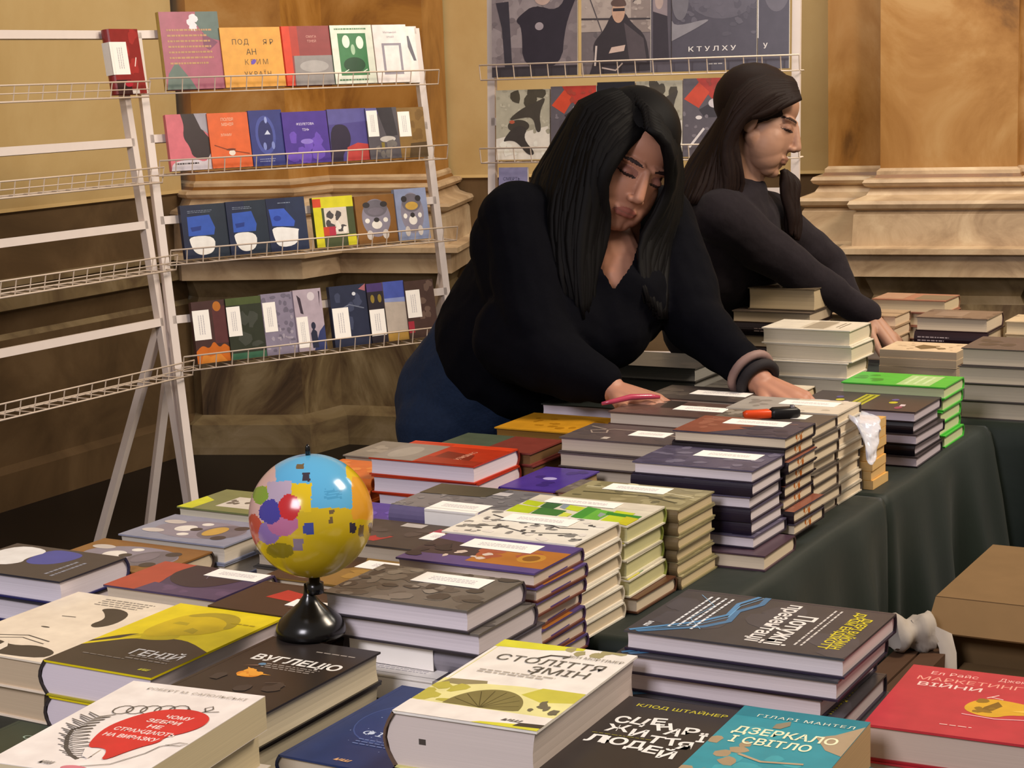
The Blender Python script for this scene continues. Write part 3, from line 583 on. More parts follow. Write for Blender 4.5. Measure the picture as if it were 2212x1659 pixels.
# ------------------------------------------------------------------ books in stacks on the tables
def fit(ztop, n): return (ztop - TABLE) / n - 0.0006 - 0.00005
def same(u, v, z, n, W, H, cover, ops, desc, where, ks=1, **kw):
    """n copies of one title whose pile is (z - table) high"""
    sk = {k: kw.pop(k) for k in ('yaw', 'jit', 'seed', 'shift') if k in kw}
    t = Title(W, H, fit(z, n), cover, ops=ops, **kw)
    ks = [ks] * n if isinstance(ks, int) else [ks[i % len(ks)] for i in range(n)]
    its = [(t, k) for k in ks]
    if 'shift' in sk:
        s = sk.pop('shift'); its = [(t, k) + tuple(s[i]) if i < len(s) else (t, k) for i, k in enumerate(ks)]
    stack(u, v, z, its, desc, where, **sk)
    return t
LAV, CREAM = '#efe5ec', '#eddcc2'
STK = (.06, .28, .36, .72)   # label beside the spine
def PX(x, y, z):
    p = onz(x, y, z); return p.dot(U), p.dot(V)
# small shifts that keep neighbouring piles clear of each other
ADJ.update({'right of the globe stand': (-0.0248, 0.0003), 'behind the grey cliff-patterned pile': (-0.0064, 0.0002), 'beside the violet and orange pile': (-0.0272, -0.0008), 'behind the pencil-sketch pile': (-0.0179, 0.0008), 'behind the green shards pile': (-0.0199, -0.0007), 'at the edge of the long table': (0.0135, 0.0003), 'behind the slate-violet pile': (0.0209, -0.0006), 'behind the rust-red hillside pile': (0.0229, 0.0006), 'under the utility knife': (0.0203, 0.0), 'at the far corner of the long table': (0.0186, -0.0001), "at the table's left edge": (-0.0015, -0.0124), 'behind the blue-faced pile': (0.0016, -0.0053), 'between yellow portrait and globe': (0.0, 0.0053), 'just behind the globe': (-0.0025, -0.0), 'at the foot of the globe': (0.0668, -0.0), 'behind the half-red pile': (-0.0001, -0.0205), 'right of the half red pile': (0.0001, 0.0146), 'left of the slate-violet pile': (0.0, 0.0087), 'behind the red quill book': (-0.0022, 0.0086), 'left of the yellow portrait pile': (-0.0002, 0.0038), "at the picture's bottom left": (-0.0114, -0.0), 'carrying the globe': (0.0109, -0.0262), 'right of the orange-burst pile': (-0.0006, -0.0058), "in the front table's middle": (0.0002, 0.0069), 'right of the palm-leaf pile': (0.0004, 0.0148), 'beside the jumbled capitals': (0.0005, 0.0103)})
# right-hand column along the table edge, from the camera away
GREYW = [('b', '#5c5650', 26, .0, .0, 1, 1, .06, .16, 3), ('b', '#7a736b', 22, .0, .0, 1, 1, .05, .14, 7), ('b', '#48433f', 14, .0, .0, 1, 1, .04, .12, 11), ('b', '#8b847b', 8, 0, 0, 1, .8, .03, .08, 5)]
tg = Title(.134, .2, .0272, '#6b655e', LAV, GREYW, '#4a3f4a', '#3c363c', sticker=(.10, .36, .40, .84))
BLK = Title(.134, .2, .0300, '#4a464e', LAV, [('b', '#8b868c', 8, 0, 0, 1, 1, .05, .15, 3)], '#8f8a94', sticker=(.0, .36, .3, .95), wrap=1, spine_ops=[('b', '#3a353c', 8, .0, .2, .4, .8, .05, .12, 4)])
zb = TABLE + 2 * (BLK.T + .0006) + 2 * (tg.T + .0006)
stack(1.744, -1.041, zb + .013, [(tg, 1), (tg, 1, .004, .012, .4), (BLK, 3, .022, .014, .6), (BLK, 3, -.005, .03, -1.2)], ['grey cliff-patterned hardback', 'grey cliff-patterned hardback', 'black and white spine-labelled book'], 'right of the globe stand', seed=1)
b = MB()
OTT = [('r', '#5c4a86', 0, 0, 1, 1), ('p', '#3b3038', [(.2, 0), (.75, 0), (.7, .5), (.35, .48)]), ('p', '#b1702e', [(.25, .45), (.85, .45), (.85, 1), (.25, 1)]), ('b', '#a5563c', 8, .35, .4, .75, .8, .06, .14, 4), ('e', '#c08a35', .55, .82, .16, .09), ('e', '#8a5a22', .55, .82, .1, .055), ('b', '#d9c6ba', 6, .5, .25, .85, .6, .03, .06, 5), ('b', '#2c2730', 8, .2, .0, .8, .4, .05, .12, 9)]
same(1.886, -1.041, .882, 7, .13, .2, '#5a4a80', OTT, 'slim violet and orange hardback', 'behind the grey cliff-patterned pile', pages='#eedccd', sticker=(.10, .24, .40, .76), spine='#4a3358', back='#6a3a30', edge=[('l', '#b5562c', [(.0, .96), (.5, .9), (1, .97)], .12), ('l', '#5a4690', [(.3, .06), (.7, .1)], .12)], seed=2)
SKE = [('b', '#8b8884', 26, .05, .03, .95, .97, .03, .08, 3), ('b', '#e8e2da', 16, .05, .03, .95, .97, .03, .08, 8), ('b', '#5f5c5a', 22, .15, .03, .8, .97, .015, .05, 12), ('l', '#3a3838', [(.2, .1), (.35, .3), (.3, .5), (.45, .7), (.4, .9)], .012), ('l', '#4a4848', [(.7, .05), (.6, .3), (.75, .55), (.62, .85)], .012)]
same(2.045, -1.056, .882, 6, .13, .2, '#efe8dc', SKE, 'white pencil-sketched hardback', 'beside the violet and orange pile', pages='#ead9bd', sticker=(.10, .22, .38, .74), spine='#d9cfbd', seed=3)
GRN = [('r', '#ded6c4', .0, 0, .28, 1)] + [('p', c, [(x0, y0), (x1, y0 + .02), (x1 + .06, y1), (x0 + .05, y1)]) for c, x0, y0, x1, y1 in (('#b9cc2a', .3, .0, .5, .16), ('#3f6a3c', .3, .16, .55, .3), ('#8d9aa6', .32, .3, .5, .38), ('#c3d432', .35, .36, .55, .5), ('#4f9a3c', .35, .5, .85, .62), ('#6fb545', .42, .6, .9, .74), ('#99a7a0', .55, .66, .7, .72), ('#c3d432', .4, .74, .9, .9), ('#3f8a34', .5, .7, .62, .98), ('#b9cc2a', .55, .0, .9, .2), ('#477a3a', .58, .2, .95, .42), ('#d3dc52', .7, .42, .96, .5), ('#c9c22e', .62, .88, .95, .99))]
gt = Title(.122, .2, .0245, '#dcd6c2', '#ddd8a4', GRN, '#8f9a4a', sticker=(.08, .14, .34, .7)); br = Title(.125, .2, fit(.872 - 4 * .0251, 1), '#5c3a28', CREAM, [], '#4a2a1c')
stack(2.18, -1.052, .874, [(gt, 1)] * 4 + [(br, 1, .0, .012, .5)], ['cover of bright green and yellow shards', ] * 4 + ['plain brown hardback'], 'behind the pencil-sketch pile', seed=4)
WOOD = [('b', '#a39a74', 16, .0, .0, 1, 1, .05, .15, 3), ('b', '#6f6a4e', 10, .2, .1, .9, .9, .03, .1, 6), ('l', '#565238', [(.3, .1), (.5, .4), (.45, .9)], .02), ('l', '#d9d2b0', [(.6, .05), (.75, .4), (.7, .95)], .015), ('b', '#d3cba6', 6, .6, .6, .95, .95, .04, .08, 9)]
same(2.318, -1.037, .866, 6, .13, .2, '#8f8662', WOOD, 'olive woodland-patterned hardback', 'behind the green shards pile', ks=[3, 3, 3, 3, 3, 3], pages='#e3cfa8', sticker=(.62, .3, .92, .8), spine='#6d5c40', seed=5)
PUR = [('b', '#4f4a60', 20, 0, 0, 1, 1, .06, .16, 3), ('b', '#6f6a80', 16, 0, 0, 1, 1, .04, .12, 6)]
pt = Title(.13, .196, .0192, '#565068', LAV, PUR, '#221a2c', '#2a2233', sticker=(.16, .36, .48, .88), bulge=.002)
pl = Title(.13, .205, fit(.893 - 6 * .0198, 1), '#4a3642', CREAM, [], '#3c2a34')
stack(2.448, -.991, .893, [(pt, 1), (pt, 3), (pt, 1), (pt, 3), (pt, 3), (pt, 1), (pl, 1, -.03, .03, -1)], ['slate-violet hardback'] * 6 + ['plum-coloured hardback'], 'at the edge of the long table', seed=6)
RUST = [('p', '#8a5140', [(0, 0), (1, 0), (1, .3), (.7, .5), (.5, .7), (.2, .62), (0, .5)]), ('b', '#9c6350', 8, .0, .05, .9, .45, .06, .14, 4), ('b', '#403a48', 10, .2, .55, 1, 1, .06, .16, 6), ('l', '#b98a78', [(.1, .1), (.3, .5), (.2, .9)], .008)]
rt = Title(.13, .19, .0187, '#4a4452', CREAM, RUST, '#231820', '#241a20', sticker=(.10, .28, .42, .82), bulge=.002, edge=[('l', '#c07a2c', [(.40, .0), (.52, .5), (.44, 1)], .16), ('l', '#c07a2c', [(.52, .4), (.64, .9)], .12), ('b', '#b5651f', 2, .3, .2, .7, .8, .02, .05, 3)])
rp = Title(.13, .19, fit(.917 - 8 * .0193, 1), '#3a2028', CREAM, [], '#2a161c')
stack(2.575, -.989, .917, [(rt, 1), (rt, 3), (rt, 3), (rt, 3), (rt, 3), (rt, 1), (rt, 3, .0, .012, 1), (rt, 1, .0, .014, 0), (rp, 1)], ['slate hardback with rust-red hillside'] * 8 + ['maroon hardback'], 'behind the slate-violet pile', seed=7)
MUS = [('b', '#6f665c', 10, 0, 0, 1, 1, .08, .18, 3), ('b', '#9a9186', 8, 0, 0, 1, .6, .05, .12, 5)]
same(2.712, -.998, .905, 8, .118, .19, '#5a524c', MUS, 'brown-grey hardback', 'behind the rust-red hillside pile', pages=CREAM, sticker=(.1, .3, .42, .8), spine='#3c2c28', bulge=.002, seed=8)
KNI = [('p', '#a59f98', [(0, 0), (1, 0), (1, .5), (0, .45)]), ('b', '#8a847e', 9, .1, .05, .9, .5, .06, .14, 4), ('p', '#d9cfbf', [(.0, .55), (1, .6), (1, 1), (0, 1)]), ('b', '#b7ae9f', 8, .2, .6, .9, .95, .04, .1, 7)]
same(2.842, -1.0, .905, 8, .12, .2, '#cfc5b4', KNI, 'pale grey and cream book', 'under the utility knife', pages=CREAM, sticker=(.15, .36, .5, .86), hard=True, spine='#4a4444', bulge=.002, seed=9)
same(2.972, -.984, .866, 7, .08, .17, '#dfae62', [('n', '#a87a34', 2, .2, .5, .8, .8, 3)], 'slim amber paperback', 'at the far corner of the long table', pages='#e3bd80', hard=False, spine='#c8904a', seed=10)
# loose flat book under the middle of the row: brown book peeking out below the violet pile
# left side of the long table
REDT = [('r', '#b23318', 0, .42, 1, 1), ('r', '#d8431f', 0, .42, .16, 1), ('r', '#8f8880', .16, 0, 1, .42), ('r', '#d8431f', 0, .0, .06, 1), ('e', '#a39c92', .6, .18, .3, .12), ('p', '#7a2416', [(.4, .5), (.9, .5), (.95, .9), (.5, .8)]), ('p', '#9a2c18', [(.7, .45), (1, .45), (1, 1), (.8, 1)]), ('t', '#e8a58c', 'СМУГА', .5, .74, .05, {'rot': 0}), ('t', '#e8a58c', 'ТІНЕЙ', .62, .74, .05, {})]
same(2.44, -1.455, .868, 4, .145, .2, '#c23a1c', REDT, 'half grey half red hardback', 'left of the violet pile', pages='#f3e8f2', spine='#7a1f14', seed=11, shift=[(0, 0, 0), (.006, .004, -2), (.0, .01, 1), (.004, -.004, 0)])
BF = [('r', '#39363c', 0, 0, 1, 1), ('p', '#3c4aa0', [(.05, .36), (.5, .38), (.62, .5), (.5, .68), (.15, .72), (.05, .6)]), ('p', '#f1efec', [(.04, .05), (.6, .02), (.78, .3), (.6, .42), (.45, .36), (.1, .40)]), ('n', '#8a90a0', 2, .35, .74, .9, .88, 3), ('p', '#4a4f9a', [(.7, .0), (.95, .0), (.9, .18), (.75, .15)])]
same(1.714, -1.642, .848, 3, .13, .2, '#34323a', BF, 'dark hardback with a blue face', 'at the table\'s left edge', pages='#ebe3ee', spine='#2a2a48', back='#2c2c60', seed=12)
same(1.849, -1.612, .826, 3, .13, .2, '#8a5f30', BEAR('o'), 'brown book with grey animal faces', 'behind the blue-faced pile', pages=CREAM, spine='#3a2c24', seed=13, jit=.002)
same(1.990, -1.604, .832, 3, .13, .195, '#8e93a8', BEAR('b'), 'pale blue book with grey animal faces', 'left of the globe', pages='#e7dccb', spine='#77788a', seed=14, jit=.002)
DUSK = [('p', '#b0493a', [(.0, 0), (1, 0), (1, .3), (.75, .36), (.4, .28), (0, .32)]), ('p', '#2d2533', [(.0, .3), (.35, .26), (.62, .38), (.75, .6), (.6, .8), (0, .95)]), ('p', '#4f4064', [(.7, .3), (1, .28), (1, 1), (.6, 1), (.75, .6)]), ('b', '#5d4a6e', 5, .72, .4, .98, .98, .05, .1, 4), ('l', '#6a5f74', [(.1, .5), (.4, .6)], .006)]
same(1.752, -1.436, .838, 3, .125, .185, '#43385a', DUSK, 'dusk-purple book with a red patch', 'between yellow portrait and globe', pages='#e9dac4', spine='#3a2c4a', sticker=(.02, .52, .3, .98), seed=15)
YEL = [('r', '#7c8352', 0, 0, 1, 1), ('p', '#d3d62c', [(.4, .0), (1, 0), (1, .16), (.55, .16)]), ('p', '#d3d62c', [(.0, .55), (.3, .55), (.3, .8), (0, .8)]), ('r', '#d9d2c6', .3, .3, .8, .75), ('b', '#6a665c', 8, .35, .3, .75, .7, .03, .07, 3)]
same(*PX(590, 1116, .835), .835, 4, .125, .185, '#787f50', YEL, 'olive book with yellow corners', 'by the rack legs', pages='#e6dcc6', spine='#5c6238', seed=16)
same(1.89, -1.258, .832, 3, .13, .2, '#8a6a34', [('p', '#3c2a1e', [(.0, 0), (1, 0), (1, .4), (.6, .3), (.3, .5), (0, .4)]), ('b', '#a5803c', 6, .2, .5, .9, .9, .06, .14, 3)], 'ochre book with a white label', 'just behind the globe', pages=CREAM, spine='#5a3c1c', sticker=(.08, .45, .36, .98), seed=17)
same(1.664, -1.246, .838, 3, .12, .18, '#3a2a22', [('p', '#b5302a', [(.2, .3), (.5, .25), (.55, .5), (.3, .55)]), ('b', '#4c3a30', 6, .3, .5, .95, .95, .08, .16, 4)], 'brown red-heart book', 'at the foot of the globe', pages='#6a5848', spine='#2c201a', sticker=(.45, .5, .68, .85), seed=18)
DRK = [('p', '#a82d2c', [(.5, .08), (.8, .05), (.85, .35), (.62, .42)]), ('b', '#4a4240', 8, .1, .1, .9, .9, .06, .14, 3), ('p', '#a8304a', [(.15, .62), (.35, .6), (.36, .72), (.2, .74)]), ('r', '#b7b2ae', .05, .3, .2, .48)]
same(2.035, -1.262, .846, 4, .13, .2, '#3c3634', DRK, 'dark book with red shapes', 'between globe and pencil-sketch pile', pages='#cabba6', spine='#2c2624', sticker=(.3, .62, .6, .9), seed=19)
same(2.04, -1.47, .835, 4, .13, .12, '#4a4644', [('b', '#5c5855', 8, .1, .1, .9, .9, .06, .14, 3), ('r', '#b7b2ae', .1, .5, .25, .7)], 'dark grey book', 'hidden behind the globe', pages='#cabba6', spine='#2c2624', seed=20)
KN = [('b', '#6f6c70', 40, .0, .0, 1, 1, .03, .07, 3), ('b', '#8b888a', 30, .0, .0, .8, 1, .02, .05, 6), ('r', '#c9c4c6', .72, .3, .86, .46), ('p', '#4f4a3c', [(.6, .45), (1, .4), (1, 1), (.55, 1)])]
same(2.208, -1.262, .858, 3, .145, .2, '#7a777a', KN, 'grey knitted-texture book', 'behind the red-shapes pile', ks=3, pages='#d9cfc6', spine='#6c6288', sticker=(.0, .25, .3, .68), wrap=1, seed=21)
same(2.23, -1.47, .818, 2, .12, .16, '#4f3a94', [('b', '#6650b0', 9, .1, .1, .9, .9, .06, .14, 3)], 'violet book', 'left of the knitted-texture pile', pages='#5a45a0', spine='#4a348c', ks=3, seed=22)
same(2.46, -1.664, .826, 4, .12, .14, '#d9702a', [('b', '#e58a3c', 8, .1, .1, .9, .9, .06, .14, 3)], 'orange book', 'left of the half red pile', pages='#cf6a2c', spine='#d8702c', ks=3, seed=23)
same(2.60, -1.668, .828, 5, .13, .15, '#8c8478', [('b', '#a39a8c', 8, .1, .1, .9, .9, .06, .14, 3)], 'taupe book', 'behind the orange pile', pages='#b9ab98', spine='#6a6258', seed=24)
# middle of the long table, beyond the red pile
same(2.60, -1.42, .858, 5, .12, .19, '#7b3a34', [('r', '#4f5a48', 0, 0, 1, .5), ('r', '#7d3a30', 0, .5, 1, 1)], 'green and red-brown book', 'behind the half-red pile', pages='#7a5c3c', spine='#3d4634', seed=25)
same(2.475, -1.345, .83, 4, .1, .16, '#4a3490', [('e', '#b7aee0', .5, .5, .12, .06), ('b', '#3c2a78', 5, .1, .1, .9, .9, .08, .14, 3)], 'small violet glossy book', 'right of the half red pile', pages='#b99c74', spine='#4a3490', ks=0, seed=26)
same(2.368, -1.268, .806, 2, .09, .12, '#c0462a', [('b', '#d96a3c', 6, .1, .1, .9, .9, .06, .14, 3)], 'red-orange book', 'under the small violet book', pages='#b99c74', spine='#7a2a1c', seed=27)
same(2.472, -1.205, .832, 4, .09, .13, '#6a6058', [('b', '#7c7268', 9, .0, .0, 1, 1, .06, .14, 3)], 'brown-grey book', 'left of the slate-violet pile', pages='#a5937c', spine='#54483f', seed=28)
ROP = [('b', '#5a5050', 10, 0, 0, 1, 1, .06, .16, 3), ('l', '#a8988c', [(.2, .05), (.35, .25), (.55, .3), (.6, .18), (.45, .12), (.3, .3), (.3, .6), (.5, .95)], .02), ('r', '#c9beb2', .8, .36, .92, .42)]
same(2.655, -1.215, .878, 5, .13, .2, '#5f5452', ROP, 'grey-brown book with coiled rope', 'left of the rust-red pile', pages='#ddcdb8', spine='#453b38', sticker=(.3, .52, .62, .85), seed=29)
AMB = [('b', '#b07818', 16, .15, .1, .85, .9, .03, .07, 4)]
same(2.785, -1.43, .857, 5, .15, .185, '#cf9426', AMB, 'amber-yellow specked book', 'in front of the blue jeans', pages='#8f6a34', spine='#b47c1c', seed=30)
BRN = [('b', '#5c443e', 8, 0, 0, 1, 1, .08, .18, 3), ('b', '#857064', 8, 0, 0, .5, 1, .04, .12, 6), ('p', '#332a28', [(.0, .3), (.5, .35), (.5, .5), (0, .48)])]
same(2.825, -1.207, .892, 6, .13, .2, '#5f4a44', BRN, 'dark brown book with a white label', 'behind the coiled-rope pile', pages='#e3d3c2', spine='#3c2c28', sticker=(.3, .5, .6, .98), seed=31)
same(2.975, -1.21, .893, 6, .13, .2, '#4a423e', [('b', '#5c534c', 8, 0, 0, 1, 1, .08, .18, 3)], 'charcoal labelled book', 'under the navy person\'s hands', pages='#cfc0ae', spine='#332c2a', sticker=(.3, .35, .62, .9), seed=32)
same(2.99, -1.43, .864, 5, .13, .2, '#2e3230', [('b', '#3a423e', 8, 0, 0, 1, 1, .08, .18, 3), ('b', '#56605c', 6, .0, .6, .9, 1, .03, .08, 5)], 'black-green book', 'under the navy sleeve', pages='#eee0ea', spine='#222624', seed=33)
# far half of the table
NEON = [('e', '#c9c22e', .52, .28, .06, .035), ('p', '#b3b02a', [(.1, .4), (.95, .4), (.95, .52), (.1, .52)]), ('e', '#c9c22e', .52, .72, .06, .035), ('p', '#d9c7cf', [(.6, .33), (.72, .34), (.7, .38), (.6, .37)]), ('p', '#d9c7cf', [(.6, .80), (.72, .81), (.7, .85), (.6, .84)]), ('e', '#5a4f8a', .35, .24, .06, .03), ('e', '#5a4f8a', .35, .70, .06, .03), ('e', '#8a3f5c', .8, .3, .08, .03), ('e', '#8a3f5c', .8, .82, .08, .03), ('n', '#5c5c1c', 2, .15, .41, .9, .51, 4)]
nt_ = Title(.165, .235, fit(.853, 5), '#3f373a', '#cfc4cf', NEON, '#17121a', '#1a151c', bulge=.003)
stack(3.19, -.968, .853, [(nt_, 1), (nt_, 3), (nt_, 1), (nt_, 3), (nt_, 1)], 'black hardback with yellow marks', 'in front of the lime-green pile', seed=40, jit=.006)
LIME = [('r', '#43b83a', 0, 0, 1, 1), ('b', '#2f8f2c', 6, .1, .05, .8, .3, .05, .12, 3), ('r', '#a9d08c', .1, .52, .95, .84), ('n', '#cfe8b8', 3, .2, .55, .85, .8, 4)]
same(3.372, -.966, .868, 5, .13, .205, '#46b53c', LIME, 'bright lime-green book', 'behind the black and yellow pile', pages='#d6dcae', spine='#3aa236', seed=41, jit=.008)
PW = [('r', '#cfc4b0', .2, .4, .85, .7), ('r', '#a59a88', .1, .45, .9, .68), ('n', '#8a8070', 2, .2, .75, .8, .85, 3)]
same(3.51, -1.2, .948, 6, .13, .19, '#e5dccb', PW, 'thick cream hardback', 'between the two people', pages='#eadcc2', spine='#6a6048', seed=42, jit=.008)
BE = [('b', '#b9ae9c', 6, .2, .2, .8, .8, .06, .14, 3)]
same(3.235, -1.215, .862, 4, .11, .15, '#e0d3bd', BE, 'small beige book', 'beside the navy person\'s wrist', pages='#e9cfa8', spine='#4f4638', seed=43)
GSP = [('b', '#46423f', 8, 0, 0, 1, 1, .06, .16, 3)]
same(3.43, -1.505, .868, 4, .18, .26, '#3f3d3b', GSP, 'large charcoal book', 'behind the navy person\'s raised arm', pages='#8f8d88', spine='#2c2a28', seed=44)
same(3.43, -1.40, .83, 3, .12, .09, '#5a5650', GSP, 'low grey book', 'right of the large charcoal pile', pages='#a8a296', spine='#3c3835', seed=45)
# rear table
same(3.675, -.75, .898, 4, .17, .27, '#5a5250', GSP, 'large grey-brown hardback', 'at the right edge of the picture', pages='#d9cbb6', spine='#3c2c26', seed=46, jit=.008)
MAG = [('b', '#7a6a50', 6, .3, .45, .75, .75, .04, .1, 3), ('b', '#b59c80', 14, .1, .1, .9, .9, .02, .05, 6), ('p', '#6a5a40', [(.3, .42), (.55, .36), (.8, .5), (.6, .66), (.4, .6)])]
same(3.955, -1.108, .842, 5, .13, .175, '#dcc4a4', MAG, 'cream paperback with brown sketch', 'behind the lime-green pile', pages='#b7a48c', hard=False, spine='#9a8468', seed=47)
mt = Title(.145, .175, .034, '#7d6a5c', '#e0cdb4', [('r', '#8d7a6c', .2, .2, .8, .6), ('b', '#6a584c', 6, 0, 0, 1, 1, .05, .14, 2)], '#3a2428', '#2e1c20'); ms = Title(.15, .18, .036, '#2e1e24', '#cdb89c', [], '#2a181e', spine_ops=[('n', '#b7a6a8', 2, .05, .3, .5, .75, 3)]); mx_ = Title(.15, .18, fit(.868 - .0712, 1), '#a58f76', '#d6c2a6', [])
stack(4.315, -1.135, .868, [(mt, 1), (ms, 3), (mx_, 1)], ['brown hardback', 'dark spine-lettered book', 'tan book'], 'before the marble pillar', seed=48)
same(4.50, -1.29, .884, 4, .13, .19, '#a5715c', [('r', '#7a6c58', .2, .55, .9, 1), ('r', '#b08a72', 0, 0, .9, .4)], 'reddish-tan book', 'farthest back on the rear table', pages='#e0cba8', spine='#7a5a44', seed=49)
same(4.35, -1.37, .862, 4, .12, .17, '#b59a7c', [('r', '#8a735c', .5, 0, .6, 1)], 'tan book', 'under the charcoal person\'s hand', pages='#e6ceb0', spine='#6a4f3c', seed=50)
same(4.42, -.98, .85, 3, .13, .14, '#cdb897', [('b', '#a5927a', 6, 0, 0, 1, 1, .05, .12, 2)], 'sandy book', 'right of the brown hardback pile', pages='#ead6b4', spine='#8a7658', seed=51)
s1 = Title(.15, .2, .028, '#584c44', '#c9b69c', [('r', '#ded6d0', .25, .1, .6, .5)], '#3c2c26', '#33261f'); s2 = Title(.15, .2, .030, '#231a1c', '#b7a48c', [], '#1f161a', spine_ops=[('n', '#8a7a78', 2, .3, .3, .7, .7, 3)])
zz = .75 + 3 * (s1.T + .0006) + 2 * (s2.T + .0006)
stack(4.10, -1.50, zz, [(s1, 1), (s2, 3), (s1, 1), (s2, 3), (s1, 1)], ['long taupe book', 'long black book', 'long taupe book', 'long black book', 'long taupe book'], 'under the waist of the person in charcoal', seed=52)
same_z = zz
tb = Title(.14, .17, .052, '#6a5c4a', '#cbb795', [], '#3a2a1c')
put_book(tb, 'book', place(tb, 4.13, -1.50, zz + .0006, 1, 29.5), 'thick tan book on the long taupe book, below the charcoal sleeve', 'book')

# ------------------------------------------------------------------ large hardbacks on the front table
BIG = 'on the front table'
GEN = [('r', '#e3cf1c', 0, 0, 1, 1), ('p', '#3a3330', [(0, 0), (1, 0), (1, .40), (.66, .52), (.40, .47), (.20, .52), (.0, .34)]), ('p', '#c9b61c', [(.14, .36), (.22, .50), (.42, .62), (.52, .60), (.6, .5), (.42, .44), (.28, .44)]), ('p', '#e3cf1c', [(.0, .30), (.28, .48), (.30, .46), (.0, .26)]), ('p', '#cdb41a', [(.22, .52), (.20, .68), (.26, .86), (.46, .95), (.72, .90), (.80, .76), (.72, .62), (.56, .56), (.44, .52), (.36, .48)]), ('p', '#a89624', [(.26, .84), (.46, .95), (.72, .92), (.82, .76), (.76, .70), (.70, .82), (.48, .88), (.34, .82)]), ('p', '#b09d20', [(.5, .62), (.62, .6), (.6, .66), (.52, .68)]), ('p', '#b09d20', [(.3, .7), (.44, .7), (.42, .74), (.32, .74)]), ('t', '#f3efe8', 'ГЕНІЙ', .70, .285, .075, {'w': .44, 'bold': .02}), ('n', '#9a938c', 2, .52, .17, .92, .235, 3), ('n', '#8a837c', 1, .15, .15, .6, .175, 5), ('t', '#c8c43a', 'нш', .84, .075, .03, {'shear': .3, 'bold': .03}), ('n', '#b09d20', 1, .72, .80, .95, .84, 3)]
tgn = Title(.159, .245, fit(.836, 2), '#e3cf1c', '#f0e4ee', GEN, '#3a3330', '#b8ab2c', bulge=.010)
stack(1.487, -1.318, .836, [(tgn, 0), (tgn, 0, .0, .004, 0)], ['yellow and black portrait hardback', 'yellow portrait hardback'], 'behind the red quill book', seed=60)
FCE = [('p', '#3a3634', [(.48, .80), (.62, .84), (.8, .78), (.86, .62), (.78, .52), (.68, .56), (.70, .66), (.6, .74)]), ('p', '#3a3634', [(.05, .16), (.3, .2), (.5, .14), (.7, .2), (.95, .14), (.9, .02), (.1, .02)]), ('l', '#4a4644', [(.2, .24), (.45, .3), (.7, .26)], .01), ('l', '#4a4644', [(.24, .2), (.45, .26), (.7, .22)], .008), ('e', '#3a3634', .42, .44, .04, .008), ('l', '#4a4644', [(.34, .62), (.46, .63)], .008), ('n', '#8f877e', 4, .35, .84, .85, .96, 3), ('p', '#efe2d0', [(.4, .2), (.5, .12), (.52, .02), (.44, .02)])]
tf = Title(.17, .245, fit(.828, 2), '#efdfca', '#d6c0a2', FCE, '#e5d3bb', bulge=.006)
stack(1.495, -1.482, .828, [(tf, 0), (tf, 0, .004, -.006, 1)], ['cream hardback with a pen-drawn face', 'pen-drawn face hardback'], 'left of the yellow portrait pile', seed=61)
FEATH = [('l', '#5c5856', [(.44 + .045 * math.cos(a) + .014 * i, .64 + .05 * math.sin(a)) for a in [i * .5 for i in range(13)]], .006) for i in range(5)]
FEATH = [('l', '#4c4846', [(.22, .46), (.17, .40), (.22, .32), (.32, .22), (.42, .16), (.5, .13)][::-1], .018)]
for i in range(26):
    t = i / 25; x = .24 + .0 * t; cx = .46 - .30 * math.sin(t * 1.9) + .02; cy = .14 + .42 * t
    FEATH.append(('l', '#565250', [(cx, cy), (cx - .09 - .02 * (i % 3), cy + .015 + .02 * t)], .006)); FEATH.append(('l', '#565250', [(cx, cy), (cx + .08, cy + .03 + .012 * (i % 2))], .006))
for j in range(5):
    FEATH.append(('l', '#4c4846', [(.27 + .085 * j + .06 * math.cos(a * .5236), .66 + .018 * j + .05 * math.sin(a * .5236)) for a in range(13)], .006))
FEATH += [('l', '#4c4846', [(.66, .76), (.72, .72), (.78, .73), (.82, .78), (.79, .81), (.76, .78), (.8, .74), (.88, .76)], .006)]
ZEB = FEATH + [('p', '#cf2a2c', [(.44, .24), (.36, .40), (.36, .52), (.44, .66), (.56, .73), (.72, .75), (.88, .70), (.93, .60), (.88, .50), (.80, .44), (.82, .38), (.74, .30), (.66, .12), (.60, .24), (.52, .26)])] + [('t', '#f3dcd6', s, x, y, .035, {'bold': .025, 'w': wd}) for s, x, y, wd in (('ЧОМУ', .70, .645, .19), ('ЗЕБРИ', .65, .585, .24), ('НЕ', .645, .525, .1), ('СТРАЖДАЮТЬ', .63, .46, .43), ('НА ВИРАЗКУ', .60, .395, .38))] + [('l', '#6a6664', [(.52, .04), (.74, .12), (.84, .26), (.86, .34), (.94, .40), (1.0, .40), (.97, .37), (.88, .36)], .005), ('t', '#aaa49e', 'РОБЕРТ М. САПОЛЬСЬКІ', .56, .925, .026, {'w': .74}), ('t', '#8a8684', 'нш', .36, .06, .032, {'shear': .3, 'bold': .03}), ('e', '#cf7a86', .58, .035, .09, .03), ('p', '#f1e6e0', [(.44, .24), (.5, .16), (.56, .14), (.55, .24)])]
tz = Title(.158, .238, .036, '#f1e6e0', '#e8d8b4', ZEB, '#f1e6e0', '#f1e6e0', hard=False)
tz2 = Title(.158, .238, fit(.868 - .0366, 2), '#f1e6e0', '#e8d8b4', [], '#8a1830', hard=False)
stack(1.190, -1.072, .868, [(tz, 0), (tz2, 0, .0, -.014, .5), (tz2, 0, .008, -.004, 0)], ['white paperback with a red shape', 'plain white paperback', 'plain white paperback'], 'at the picture\'s bottom left', yaw=23, seed=62)
